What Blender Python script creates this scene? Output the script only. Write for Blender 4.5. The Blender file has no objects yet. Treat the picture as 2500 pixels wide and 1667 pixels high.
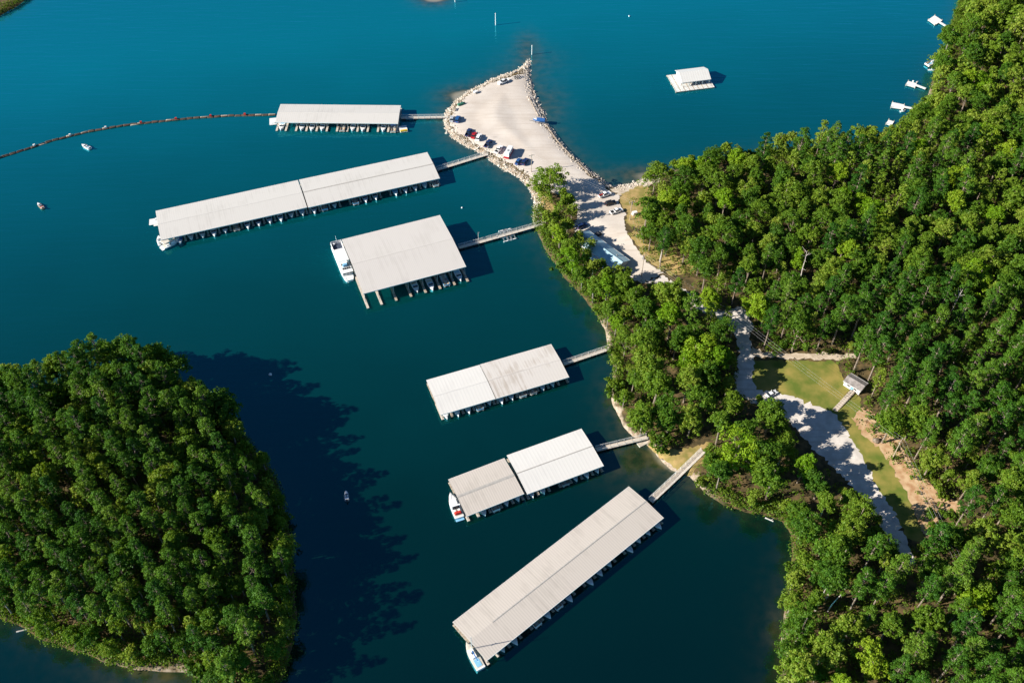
import bpy, bmesh, math, random
import numpy as np
from mathutils import Vector, Matrix

SC = bpy.context.scene
COL = SC.collection
R = math.radians
rnd = random.Random(7)
rng = np.random.default_rng(11)

# ------------------------------------------------------------------ camera
CAM_H, PITCH, FPX = 270.0, R(48.0), 2400.0          # metres, below the horizon, focal length in photo pixels
cd = bpy.data.cameras.new('camera'); cam = bpy.data.objects.new('camera', cd); COL.objects.link(cam)
cd.sensor_width = 36.0; cd.lens = 36.0 * FPX / 2500.0; cd.clip_start = 1.0; cd.clip_end = 12000.0
cam.location = (0, 0, CAM_H); cam.rotation_euler = (math.pi / 2 - PITCH, 0, 0)
SC.camera = cam

# ------------------------------------------------------------------ sky, sun, exposure
SUN_EL, SUN_TO = R(27.0), R(13.0)                    # elevation; shadows run towards +x turned 13 degrees to +y
w = bpy.data.worlds.new('World'); SC.world = w; w.use_nodes = True
nt = w.node_tree; bg = nt.nodes['Background']
sky = nt.nodes.new('ShaderNodeTexSky'); sky.sky_type = 'NISHITA'; sky.sun_disc = False
sky.sun_elevation = SUN_EL
sx, sy = -math.cos(SUN_TO), -math.sin(SUN_TO)        # direction towards the sun, in plan
sky.sun_rotation = math.atan2(sx, sy)
sky.air_density = 1.0; sky.dust_density = 0.0; sky.ozone_density = 6.0
nt.links.new(sky.outputs[0], bg.inputs[0]); bg.inputs[1].default_value = 0.052
sd = bpy.data.lights.new('sun', 'SUN'); sun = bpy.data.objects.new('sun', sd); COL.objects.link(sun)
sd.energy = 5.0; sd.angle = R(0.53); sd.color = (1.0, 0.93, 0.82)
ldir = Vector((math.cos(SUN_TO) * math.cos(SUN_EL), math.sin(SUN_TO) * math.cos(SUN_EL), -math.sin(SUN_EL)))
sun.rotation_euler = ldir.to_track_quat('-Z', 'Y').to_euler(); sun.location = (-200, -80, 200)
vs = SC.view_settings; vs.view_transform = 'Standard'; vs.look = 'None'; vs.exposure = 0.98; vs.gamma = 1.0
vs.use_curve_mapping = False
SC.render.engine = 'CYCLES'
SC.cycles.max_bounces = 5; SC.cycles.diffuse_bounces = 2; SC.cycles.glossy_bounces = 2
SC.cycles.transmission_bounces = 3; SC.cycles.transparent_max_bounces = 4
SC.cycles.use_denoising = True

# ------------------------------------------------------------------ photo pixel -> place
def P(px, py, z=0.0):
    """point at height z in the direction of a photo pixel (2500 x 1667)"""
    x = px - 1250.0; y = 833.5 - py
    dy = FPX * math.cos(PITCH) + y * math.sin(PITCH); dz = -FPX * math.sin(PITCH) + y * math.cos(PITCH)
    t = (z - CAM_H) / dz
    return Vector((x * t, dy * t, z))
def proj(x, y, z):
    c, s = math.cos(PITCH), math.sin(PITCH)
    dz = z - CAM_H
    dep = y * c - dz * s; up = y * s + dz * c
    return 1250 + FPX * x / dep, 833.5 - FPX * up / dep

def inside(poly, X, Y):
    poly = np.asarray(poly, float); X = np.asarray(X, float); Y = np.asarray(Y, float)
    c = np.zeros(X.shape, bool); n = len(poly); j = n - 1
    for i in range(n):
        xi, yi = poly[i]; xj, yj = poly[j]
        if yi != yj:
            c ^= ((yi > Y) != (yj > Y)) & (X < (xj - xi) * (Y - yi) / (yj - yi) + xi)
        j = i
    return c
def edge_dist(poly, X, Y):
    poly = np.asarray(poly, float); D = np.full(X.shape, 1e18)
    for i in range(len(poly)):
        a = poly[i - 1]; b = poly[i]; ab = b - a; l2 = max(ab @ ab, 1e-9)
        t = np.clip(((X - a[0]) * ab[0] + (Y - a[1]) * ab[1]) / l2, 0, 1)
        D = np.minimum(D, (X - a[0] - t * ab[0]) ** 2 + (Y - a[1] - t * ab[1]) ** 2)
    return np.sqrt(D)

# ------------------------------------------------------------------ shorelines
S_EAST = [(2390,-160),(2360,-60),(2340,10),(2320,70),(2308,118),(2292,145),(2280,175),(2272,215),(2264,240),(2232,275),(2200,308),
          (2150,338),(2080,358),(1990,366),(1880,372),(1770,388),(1700,402),(1662,412),(1610,425),(1579,437),(1535,450),(1492,457)]
S_POINT = [(1470,437),(1438,416),(1405,385),(1373,354),(1351,322),(1334,300),(1330,278),(1313,249),(1299,213),(1293,177),(1293,143),
           (1286,152),(1268,170),(1232,182),(1196,197),(1163,213),(1134,231),(1109,251),(1089,273),(1084,296),(1091,318),(1109,340),
           (1138,358),(1174,374),(1203,396),(1235,417),(1264,432),(1286,450),(1300,475),(1306,495),(1302,524),(1304,549)]
S_WEST = [(1318,580),(1336,615),(1360,650),(1378,676),(1402,702),(1430,732),(1462,775),(1480,808),(1482,840),(1498,880),(1496,930),
          (1493,971),(1504,1003),(1523,1038),(1546,1064),(1574,1080),(1587,1095),(1616,1124),(1641,1147),(1680,1159),(1699,1178),
          (1728,1206),(1766,1233),(1820,1248),(1866,1256),(1912,1272),(1936,1308),(1936,1350),(1928,1400),(1918,1460),(1914,1527),
          (1906,1557),(1914,1591),(1911,1629),(1897,1667),(1885,1760),(1880,1850)]
def W2(l): return [tuple(P(a, b)[:2]) for a, b in l]
MAIN = [(2500, 2500), (700, 1600), (330, 700)] + W2(S_EAST + S_POINT + S_WEST) + [(62, 40), (45, -60), (20, -400), (0, -1500), (2500, -1500)]
ISLE = W2([(-380,1080),(-250,1000),(-100,985),(0,980),(100,955),(200,915),(290,900),(400,918),(480,955),(535,1010),(595,1070),(650,1130),
           (683,1200),(702,1290),(716,1400),(722,1500),(712,1580),(690,1650),(640,1725),(575,1725),(530,1690),(503,1664),(466,1643),(410,1637),
           (333,1632),(270,1618),(207,1597),(142,1573),(105,1560),(60,1532),(0,1505),(-100,1490),(-300,1450),(-420,1300)])
FAR = W2([(-500,60),(-150,58),(-50,50),(0,40),(35,20),(70,-5),(110,-60)]) + [(-250, 700), (-300, 1500), (-2500, 2500), (-2500, 300)]
LANDS = [MAIN, ISLE, FAR]

def smooth_noise(X, Y, s, seed):
    r = np.random.default_rng(seed); out = np.zeros(np.shape(X))
    for k in range(5):
        a = r.uniform(0, 6.28); f = r.uniform(.6, 1.6) / s; ph = r.uniform(0, 6.28, 2)
        out += np.sin((X * math.cos(a) + Y * math.sin(a)) * f + ph[0]) * np.cos((Y * math.cos(a) - X * math.sin(a)) * f * .8 + ph[1])
    return out / 5
def shore_d(X, Y):
    d = np.full(np.shape(X), -1e9)
    for L in LANDS:
        e = edge_dist(L, X, Y); e = np.where(inside(L, X, Y), e, -e); d = np.maximum(d, e)
    return d + smooth_noise(X, Y, 2.2, 3) * .7
GX = np.concatenate([[-3000, -1800, -1100, -700, -500, -420], np.arange(-360, 360.1, 1.5), [420, 500, 700, 1100, 1800, 3000]])
GY = np.concatenate([[-1500, -800, -400, -150, 0, 40], np.arange(70, 600.1, 1.5), [660, 740, 900, 1200, 1800, 2600, 4000]])
MX, MY = np.meshgrid(GX, GY); GD = shore_d(MX, MY)
ISLE_IN = inside(ISLE, MX, MY); ISLE_F = np.where(ISLE_IN, 1.0, 0.0)
def hfun(d, x, y, isl):
    hill = np.where(isl > .5, .19 * np.clip(d - 5, 0, 60), .075 * np.clip(d - 14, 0, 190))
    up = 1.5 * (1 - np.exp(-np.clip(d, 0, None) / 2.5)) + hill + .22 * smooth_noise(x, y, 9, 5) * np.clip(d / 25, 0, 1)
    return np.where(d > 0, up, np.maximum(.3 * d, -12))
GH = hfun(GD, MX, MY, ISLE_F)
def grid_at(A, x, y):
    i = min(max(int(np.searchsorted(GX, x)) - 1, 0), len(GX) - 2); j = min(max(int(np.searchsorted(GY, y)) - 1, 0), len(GY) - 2)
    u = (x - GX[i]) / (GX[i + 1] - GX[i]); v = (y - GY[j]) / (GY[j + 1] - GY[j])
    return float((A[j, i] * (1 - u) + A[j, i + 1] * u) * (1 - v) + (A[j + 1, i] * (1 - u) + A[j + 1, i + 1] * u) * v)
def hgt(x, y): return grid_at(GH, x, y)
def dist(x, y): return grid_at(GD, x, y)
def G(px, py, dz=0.0):
    """photo pixel -> point on the ground"""
    z = 1.5
    for _ in range(12):
        p = P(px, py, z); z = .5 * z + .5 * max(hgt(p.x, p.y), 0.0)
    p = P(px, py, z); p.z = max(hgt(p.x, p.y), 0) + dz
    return p

# ------------------------------------------------------------------ materials
def mat(name, col, rough=.8, var=.0, scale=3.0, spec=.3, metal=0.0, col2=None, bump=0.0, detail=6, coord='Object', tint=None):
    m = bpy.data.materials.new(name); m.use_nodes = True; t = m.node_tree; b = t.nodes['Principled BSDF']
    b.inputs['Roughness'].default_value = rough; b.inputs['Metallic'].default_value = metal; b.inputs['Specular IOR Level'].default_value = spec
    if var or col2:
        tc = t.nodes.new('ShaderNodeTexCoord'); n = t.nodes.new('ShaderNodeTexNoise'); n.inputs['Scale'].default_value = scale; n.inputs['Detail'].default_value = detail
        t.links.new(tc.outputs[coord], n.inputs['Vector'])
        cr = t.nodes.new('ShaderNodeValToRGB'); c2 = col2 or tuple(c * (1 + var) for c in col); c1 = col if col2 else tuple(c * (1 - var) for c in col)
        cr.color_ramp.elements[0].position = .36; cr.color_ramp.elements[1].position = .64
        cr.color_ramp.elements[0].color = (*c1, 1); cr.color_ramp.elements[1].color = (*c2, 1)
        t.links.new(n.outputs[0], cr.inputs[0]); t.links.new(cr.outputs[0], b.inputs['Base Color'])
        if bump:
            bn = t.nodes.new('ShaderNodeBump'); bn.inputs['Strength'].default_value = bump; bn.inputs['Distance'].default_value = .1
            t.links.new(n.outputs[0], bn.inputs['Height']); t.links.new(bn.outputs[0], b.inputs['Normal'])
    else: b.inputs['Base Color'].default_value = (*col, 1)
    return m
M = {}
M['gravel'] = mat('pale gravel', (.55,.485,.42), .95, scale=.09, col2=(.63,.57,.505), detail=12, coord='Object', bump=.0)
def tracks(m, amt=.35):
    t = m.node_tree; N = t.nodes.new; Lk = t.links.new; b = t.nodes['Principled BSDF']; base = b.inputs['Base Color'].links[0].from_socket
    tc = N('ShaderNodeTexCoord'); mp = N('ShaderNodeMapping'); mp.inputs['Rotation'].default_value = (0, 0, R(-62)); mp.inputs['Scale'].default_value = (.025, .9, 1); Lk(tc.outputs['Object'], mp.inputs[0])
    n = N('ShaderNodeTexNoise'); n.inputs['Scale'].default_value = 1; n.inputs['Detail'].default_value = 4; n.inputs['Distortion'].default_value = .8; Lk(mp.outputs[0], n.inputs[0])
    n2 = N('ShaderNodeTexNoise'); n2.inputs['Scale'].default_value = 2.2; n2.inputs['Detail'].default_value = 10; Lk(tc.outputs['Object'], n2.inputs[0])
    mr = N('ShaderNodeMapRange'); mr.inputs[1].default_value = .52; mr.inputs[2].default_value = .68; mr.inputs[4].default_value = amt; Lk(n.outputs[0], mr.inputs[0])
    mr2 = N('ShaderNodeMapRange'); mr2.inputs[1].default_value = .56; mr2.inputs[2].default_value = .72; mr2.inputs[4].default_value = amt; Lk(n2.outputs[0], mr2.inputs[0])
    mx = N('ShaderNodeMix'); mx.data_type = 'RGBA'; mx.inputs[7].default_value = (.40, .33, .26, 1); Lk(mr.outputs[0], mx.inputs[0]); Lk(base, mx.inputs[6])
    m2 = N('ShaderNodeMix'); m2.data_type = 'RGBA'; m2.inputs[7].default_value = (.36, .31, .26, 1); Lk(mr2.outputs[0], m2.inputs[0]); Lk(mx.outputs[2], m2.inputs[6]); Lk(m2.outputs[2], b.inputs['Base Color'])
tracks(M['gravel'])
M['road'] = mat('grey gravel road', (.50,.46,.42), .95, scale=.3, col2=(.66,.61,.56), detail=14)
tracks(M['road'], .45)
M['track'] = mat('pale dirt track', (.42,.34,.25), .95, scale=.5, col2=(.55,.46,.36), detail=10)
M['lawn'] = mat('lawn grass', (.10,.14,.018), .95, scale=.16, col2=(.27,.22,.055), detail=12)
M['drygrass'] = mat('dry grass', (.22,.19,.05), .95, scale=.35, col2=(.42,.29,.12), detail=12)
M['bank'] = mat('bare dirt bank', (.36,.20,.10), .95, scale=.45, col2=(.52,.37,.22), detail=12)
M['sand'] = mat('pale sand', (.44,.36,.27), .95, scale=.5, col2=(.58,.50,.40), detail=10)
M['stone'] = mat('limestone', (.46,.39,.32), .9, scale=.7, col2=(.62,.55,.47), detail=4)
M['wood'] = mat('weathered wood', (.30,.24,.18), .85, scale=1.5, col2=(.48,.40,.32))
M['pale_wood'] = mat('pale planks', (.46,.39,.32), .85, scale=2.0, col2=(.62,.55,.47))
M['dark_wood'] = mat('creosote wood', (.05,.035,.028), .85, scale=2.0, col2=(.12,.085,.06))
M['rust'] = mat('rusty log', (.13,.055,.04), .85, scale=1.5, col2=(.05,.035,.03))
M['bark'] = mat('bark', (.13,.10,.075), .9, scale=1.2, col2=(.30,.25,.20))
M['dead'] = mat('bleached dead wood', (.42,.38,.34), .85, scale=1.2, col2=(.60,.56,.52))
M['steel'] = mat('galvanised steel', (.42,.43,.45), .45, var=.12, scale=2, metal=.6)
M['white'] = mat('white gelcoat', (.78,.78,.77), .3, var=.03, scale=2, spec=.5)
M['whitepaint'] = mat('white paint', (.74,.73,.70), .7, var=.05, scale=2)
M['cream'] = mat('cream deck', (.62,.57,.48), .7, var=.06, scale=2)
M['blue'] = mat('blue canvas', (.03,.13,.38), .8, var=.15, scale=2)
M['ltblue'] = mat('light blue vinyl', (.22,.48,.70), .6, var=.1, scale=2)
M['teal'] = mat('teal canvas', (.04,.30,.34), .8, var=.12, scale=2)
M['red'] = mat('red canvas', (.50,.03,.02), .7, var=.12, scale=2)
M['green'] = mat('green hull', (.05,.20,.12), .5, var=.12, scale=2)
M['tan'] = mat('tan upholstery', (.42,.30,.19), .8, var=.1, scale=3)
M['grey'] = mat('grey plastic', (.25,.26,.27), .6, var=.1, scale=2)
M['dark'] = mat('black trim', (.018,.018,.02), .6, var=.2, scale=3)
M['yellow'] = mat('yellow plastic', (.65,.40,.03), .5, var=.08, scale=2)
M['glass'] = mat('dark glass', (.015,.02,.025), .06, spec=.6, var=.1, scale=1)
M['deckblue'] = mat('slate sun deck', (.05,.065,.10), .7, var=.15, scale=2)
M['shingle'] = mat('grey shingles', (.20,.18,.17), .9, scale=1.0, col2=(.34,.31,.30), bump=.3)
M['siding'] = mat('white siding', (.70,.70,.68), .8, var=.05, scale=1.5)
M['metalroof'] = mat('blue shade-tinted metal roof', (.30,.47,.55), .5, scale=.4, col2=(.42,.58,.65), spec=.5)  # roof is white; bluish tree shade is put into the colour
M['tyre'] = mat('tyre rubber', (.02,.02,.02), .9, var=.2, scale=4)
M['lamp'] = mat('clear lamp', (.7,.7,.68), .2, var=.05, scale=4)
M['redlamp'] = mat('red lamp', (.4,.02,.02), .3, var=.05, scale=4)
M['cable'] = mat('aluminium cable', (.50,.50,.50), .5, var=.1, scale=1)
for n, c in dict(c_navy=(.012,.03,.10), c_blue=(.02,.09,.26), c_red=(.42,.015,.02), c_white=(.78,.78,.78), c_silver=(.45,.47,.50), c_black=(.012,.013,.016), c_green=(.03,.11,.07)).items():
    M[n] = mat('car paint ' + n[2:], c, .25, var=.06, scale=1.0, spec=.55)

def roof_mat(name, ca, cb, ribs=.5, amt=.1):
    m = bpy.data.materials.new(name); m.use_nodes = True; t = m.node_tree; b = t.nodes['Principled BSDF']; N = t.nodes.new; Lk = t.links.new
    b.inputs['Roughness'].default_value = .55; b.inputs['Specular IOR Level'].default_value = .3
    tc = N('ShaderNodeTexCoord'); mp = N('ShaderNodeMapping'); mp.inputs['Scale'].default_value = (1.1, .035, 1)
    Lk(tc.outputs['Object'], mp.inputs[0]); n = N('ShaderNodeTexNoise'); n.inputs['Scale'].default_value = 1.0; n.inputs['Detail'].default_value = 5; Lk(mp.outputs[0], n.inputs[0])
    n2 = N('ShaderNodeTexNoise'); n2.inputs['Scale'].default_value = .12; n2.inputs['Detail'].default_value = 6; Lk(tc.outputs['Object'], n2.inputs[0])
    ad = N('ShaderNodeMath'); ad.operation = 'ADD'; Lk(n.outputs[0], ad.inputs[0]); Lk(n2.outputs[0], ad.inputs[1])
    cr = N('ShaderNodeValToRGB'); cr.color_ramp.elements[0].position = .78; cr.color_ramp.elements[1].position = 1.0
    Lk(ad.outputs[0], cr.inputs[0]); cr.color_ramp.elements[0].color = (*ca, 1); cr.color_ramp.elements[1].color = (*cb, 1)
    wv = N('ShaderNodeTexWave'); wv.bands_direction = 'X'; wv.inputs['Scale'].default_value = .3142 / ribs; wv.inputs['Distortion'].default_value = 0
    Lk(tc.outputs['Object'], wv.inputs[0])
    pw = N('ShaderNodeMath'); pw.operation = 'POWER'; pw.inputs[1].default_value = 4; Lk(wv.outputs['Fac'], pw.inputs[0])
    mu = N('ShaderNodeMath'); mu.operation = 'MULTIPLY'; mu.inputs[1].default_value = amt; Lk(pw.outputs[0], mu.inputs[0])
    mx = N('ShaderNodeMix'); mx.data_type = 'RGBA'; mx.inputs[7].default_value = (.25, .23, .21, 1); Lk(mu.outputs[0], mx.inputs[0]); Lk(cr.outputs[0], mx.inputs[6])
    Lk(mx.outputs[2], b.inputs['Base Color'])
    bn = N('ShaderNodeBump'); bn.inputs['Strength'].default_value = .25; bn.inputs['Distance'].default_value = .04; Lk(pw.outputs[0], bn.inputs['Height']); Lk(bn.outputs[0], b.inputs['Normal'])
    return m
M['roof_grey'] = roof_mat('grey white roofing', (.53,.51,.475), (.585,.565,.53), .9, .06)
M['roof_tan'] = roof_mat('tan ribbed roofing', (.48,.435,.385), (.55,.50,.445), .8, .26)
M['roof_pink'] = roof_mat('cream roofing', (.535,.505,.47), (.575,.545,.51), .7, .14)
M['roof_streak'] = roof_mat('streaked roofing', (.46,.41,.36), (.60,.565,.525), 1.1, .08)
M['roof_white'] = roof_mat('clean white roofing', (.62,.605,.575), (.66,.645,.61), 1.2, .04)
M['ridge'] = mat('ridge vent', (.40,.38,.35), .7, var=.1, scale=1)

def leaf_mat(name, cols, trans=.3):
    m = bpy.data.materials.new(name); m.use_nodes = True; t = m.node_tree; N = t.nodes.new; Lk = t.links.new
    for n in list(t.nodes): t.nodes.remove(n)
    out = N('ShaderNodeOutputMaterial'); oi = N('ShaderNodeObjectInfo'); at = N('ShaderNodeAttribute'); at.attribute_name = 'tint'
    m1 = N('ShaderNodeMath'); m1.operation = 'MULTIPLY_ADD'; m1.inputs[1].default_value = .55; Lk(oi.outputs['Random'], m1.inputs[0])
    m2 = N('ShaderNodeMath'); m2.operation = 'MULTIPLY'; m2.inputs[1].default_value = .45; Lk(at.outputs['Fac'], m2.inputs[0]); Lk(m2.outputs[0], m1.inputs[2])
    cr = N('ShaderNodeValToRGB'); Lk(m1.outputs[0], cr.inputs[0])
    el = cr.color_ramp.elements; el[0].position = 0; el[0].color = (*cols[0], 1); el[1].position = 1; el[1].color = (*cols[-1], 1)
    for i, c in enumerate(cols[1:-1]): e = el.new((i + 1) / (len(cols) - 1)); e.color = (*c, 1)
    d = N('ShaderNodeBsdfDiffuse'); tr = N('ShaderNodeBsdfTranslucent'); gl = N('ShaderNodeBsdfGlossy'); gl.inputs['Roughness'].default_value = .5; gl.inputs['Color'].default_value = (.9, .95, 1, 1)
    Lk(cr.outputs[0], d.inputs[0]); hs = N('ShaderNodeHueSaturation'); hs.inputs['Hue'].default_value = .485; hs.inputs['Saturation'].default_value = 1.1; hs.inputs['Value'].default_value = 1.25
    Lk(cr.outputs[0], hs.inputs['Color']); Lk(hs.outputs[0], tr.inputs[0])
    mx = N('ShaderNodeMixShader'); mx.inputs[0].default_value = trans; Lk(d.outputs[0], mx.inputs[1]); Lk(tr.outputs[0], mx.inputs[2])
    m3 = N('ShaderNodeMixShader'); m3.inputs[0].default_value = .008; Lk(mx.outputs[0], m3.inputs[1]); Lk(gl.outputs[0], m3.inputs[2])
    Lk(m3.outputs[0], out.inputs[0]); return m
M['leaf'] = leaf_mat('broad leaves', [(.026,.088,.010),(.070,.155,.012),(.140,.230,.018),(.265,.315,.045)])
M['leafbright'] = leaf_mat('bright yellow-green leaves', [(.09,.21,.008),(.16,.29,.011),(.28,.36,.028)])  # yellower leaf colour for random broadleaf trees off the island
M['needle'] = leaf_mat('pine needles', [(.016,.068,.009),(.040,.118,.010),(.085,.180,.014),(.17,.25,.03)], .22)
M['bushleaf'] = leaf_mat('bush leaves', [(.04,.10,.008),(.09,.16,.012),(.18,.23,.025)])

# ground: leaf litter inland, sandy near the water
def ground_mat():
    m = mat('woodland soil', (.045,.038,.016), .95, scale=.5, col2=(.14,.095,.04), detail=12); t = m.node_tree; N = t.nodes.new; Lk = t.links.new; b = t.nodes['Principled BSDF']
    base = b.inputs['Base Color'].links[0].from_socket
    at = N('ShaderNodeAttribute'); at.attribute_name = 'shore'
    tc = N('ShaderNodeTexCoord'); n = N('ShaderNodeTexNoise'); n.inputs['Scale'].default_value = .35; n.inputs['Detail'].default_value = 8; Lk(tc.outputs['Object'], n.inputs[0])
    a = N('ShaderNodeMath'); a.operation = 'MULTIPLY_ADD'; a.inputs[1].default_value = 9; Lk(n.outputs[0], a.inputs[0]); Lk(at.outputs['Fac'], a.inputs[2])
    mr = N('ShaderNodeMapRange'); mr.inputs[1].default_value = 4.6; mr.inputs[2].default_value = 6.6; mr.inputs[3].default_value = 1; mr.inputs[4].default_value = 0; Lk(a.outputs[0], mr.inputs[0])
    n3 = N('ShaderNodeTexNoise'); n3.inputs['Scale'].default_value = 1.2; n3.inputs['Detail'].default_value = 8; Lk(tc.outputs['Object'], n3.inputs[0])
    cr = N('ShaderNodeValToRGB'); cr.color_ramp.elements[0].position = .35; cr.color_ramp.elements[1].position = .65
    cr.color_ramp.elements[0].color = (.34,.25,.17,1); cr.color_ramp.elements[1].color = (.54,.45,.36,1); Lk(n3.outputs[0], cr.inputs[0])
    ba = N('ShaderNodeAttribute'); ba.attribute_name = 'bare'; mm = N('ShaderNodeMath'); mm.operation = 'MULTIPLY'; Lk(mr.outputs[0], mm.inputs[0]); Lk(ba.outputs['Fac'], mm.inputs[1])
    mx = N('ShaderNodeMix'); mx.data_type = 'RGBA'; Lk(mm.outputs[0], mx.inputs[0]); Lk(base, mx.inputs[6]); Lk(cr.outputs[0], mx.inputs[7]); Lk(mx.outputs[2], b.inputs['Base Color'])
    return m
M['ground'] = ground_mat()

def water_mat():
    m = bpy.data.materials.new('lake water'); m.use_nodes = True; t = m.node_tree; N = t.nodes.new; Lk = t.links.new; b = t.nodes['Principled BSDF']
    tc = N('ShaderNodeTexCoord')
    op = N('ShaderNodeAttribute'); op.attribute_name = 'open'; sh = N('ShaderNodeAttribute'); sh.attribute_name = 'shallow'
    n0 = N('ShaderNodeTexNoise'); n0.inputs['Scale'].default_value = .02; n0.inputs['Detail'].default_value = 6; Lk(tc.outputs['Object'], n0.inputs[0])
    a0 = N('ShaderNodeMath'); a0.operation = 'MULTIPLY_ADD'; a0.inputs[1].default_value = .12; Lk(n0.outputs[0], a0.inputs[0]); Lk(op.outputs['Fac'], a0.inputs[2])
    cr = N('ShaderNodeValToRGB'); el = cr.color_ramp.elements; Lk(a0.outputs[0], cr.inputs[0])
    el[0].position = .08; el[0].color = (.0002,.009,.006,1); el[1].position = 1.0; el[1].color = (.0004,.135,.180,1)  # greener cove to bluer lake; sky-sheen brightness also painted into these stops
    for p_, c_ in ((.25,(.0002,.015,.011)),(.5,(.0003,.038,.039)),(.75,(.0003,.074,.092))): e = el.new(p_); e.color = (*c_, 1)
    n1 = N('ShaderNodeTexNoise'); n1.inputs['Scale'].default_value = .25; n1.inputs['Detail'].default_value = 8; Lk(tc.outputs['Object'], n1.inputs[0])
    a1 = N('ShaderNodeMath'); a1.operation = 'MULTIPLY_ADD'; a1.inputs[1].default_value = .5; a1.inputs[2].default_value = .75; Lk(n1.outputs[0], a1.inputs[0])
    a2 = N('ShaderNodeMath'); a2.operation = 'MULTIPLY'; a2.use_clamp = True; Lk(a1.outputs[0], a2.inputs[0]); Lk(sh.outputs['Fac'], a2.inputs[1])
    c2 = N('ShaderNodeValToRGB'); e2 = c2.color_ramp.elements; Lk(n1.outputs[0], c2.inputs[0]); e2[0].position = .35; e2[1].position = .65
    e2[0].color = (.028,.042,.014,1); e2[1].color = (.095,.085,.036,1)
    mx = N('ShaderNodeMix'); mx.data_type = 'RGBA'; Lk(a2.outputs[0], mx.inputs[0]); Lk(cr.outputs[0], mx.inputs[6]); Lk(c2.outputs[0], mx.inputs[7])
    t.nodes.remove(b); out = t.nodes['Material Output']; df = N('ShaderNodeBsdfDiffuse'); 
    sr = N('ShaderNodeMapRange'); sr.interpolation_type = 'SMOOTHSTEP'; sr.inputs[1].default_value = .72; sr.inputs[2].default_value = 1.05; Lk(sh.outputs['Fac'], sr.inputs[0])
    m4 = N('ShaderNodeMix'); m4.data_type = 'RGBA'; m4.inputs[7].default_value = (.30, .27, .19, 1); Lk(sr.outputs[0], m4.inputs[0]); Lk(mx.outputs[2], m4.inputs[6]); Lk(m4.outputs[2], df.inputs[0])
    # ripples: fine wind chop, and long low swell lines on the open side
    f1 = N('ShaderNodeTexNoise'); f1.inputs['Scale'].default_value = 1.1; f1.inputs['Detail'].default_value = 4; f1.inputs['Roughness'].default_value = .5; Lk(tc.outputs['Object'], f1.inputs[0])
    mp = N('ShaderNodeMapping'); mp.inputs['Rotation'].default_value = (0, 0, R(-14)); mp.inputs['Scale'].default_value = (.05, .42, 1); Lk(tc.outputs['Object'], mp.inputs[0])
    f2 = N('ShaderNodeTexNoise'); f2.inputs['Scale'].default_value = 1.0; f2.inputs['Detail'].default_value = 3; f2.inputs['Distortion'].default_value = .4; Lk(mp.outputs[0], f2.inputs[0])
    s2 = N('ShaderNodeMath'); s2.operation = 'MULTIPLY'; Lk(f2.outputs[0], s2.inputs[0]); Lk(op.outputs['Fac'], s2.inputs[1])
    s3 = N('ShaderNodeMath'); s3.operation = 'MULTIPLY_ADD'; s3.inputs[1].default_value = 5.0; Lk(s2.outputs[0], s3.inputs[0]); Lk(f1.outputs[0], s3.inputs[2])
    bn = N('ShaderNodeBump'); bn.inputs['Strength'].default_value = 1.0; bn.inputs['Distance'].default_value = .045; Lk(s3.outputs[0], bn.inputs['Height'])
    gl = N('ShaderNodeBsdfGlossy'); gl.inputs['Roughness'].default_value = .03; gl.inputs['Color'].default_value = (.12, .78, 1.0, 1); Lk(bn.outputs[0], gl.inputs['Normal'])
    fr = N('ShaderNodeFresnel'); fr.inputs['IOR'].default_value = 1.33; Lk(bn.outputs[0], fr.inputs['Normal'])
    fm = N('ShaderNodeMath'); fm.operation = 'MULTIPLY'; fm.use_clamp = True; fm.inputs[1].default_value = WATER_SHEEN; Lk(fr.outputs[0], fm.inputs[0])
    ms = N('ShaderNodeMixShader'); Lk(fm.outputs[0], ms.inputs[0]); Lk(df.outputs[0], ms.inputs[1]); Lk(gl.outputs[0], ms.inputs[2]); Lk(ms.outputs[0], out.inputs[0])
    return m
WATER_SHEEN = 4.6
M['water'] = water_mat()

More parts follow.
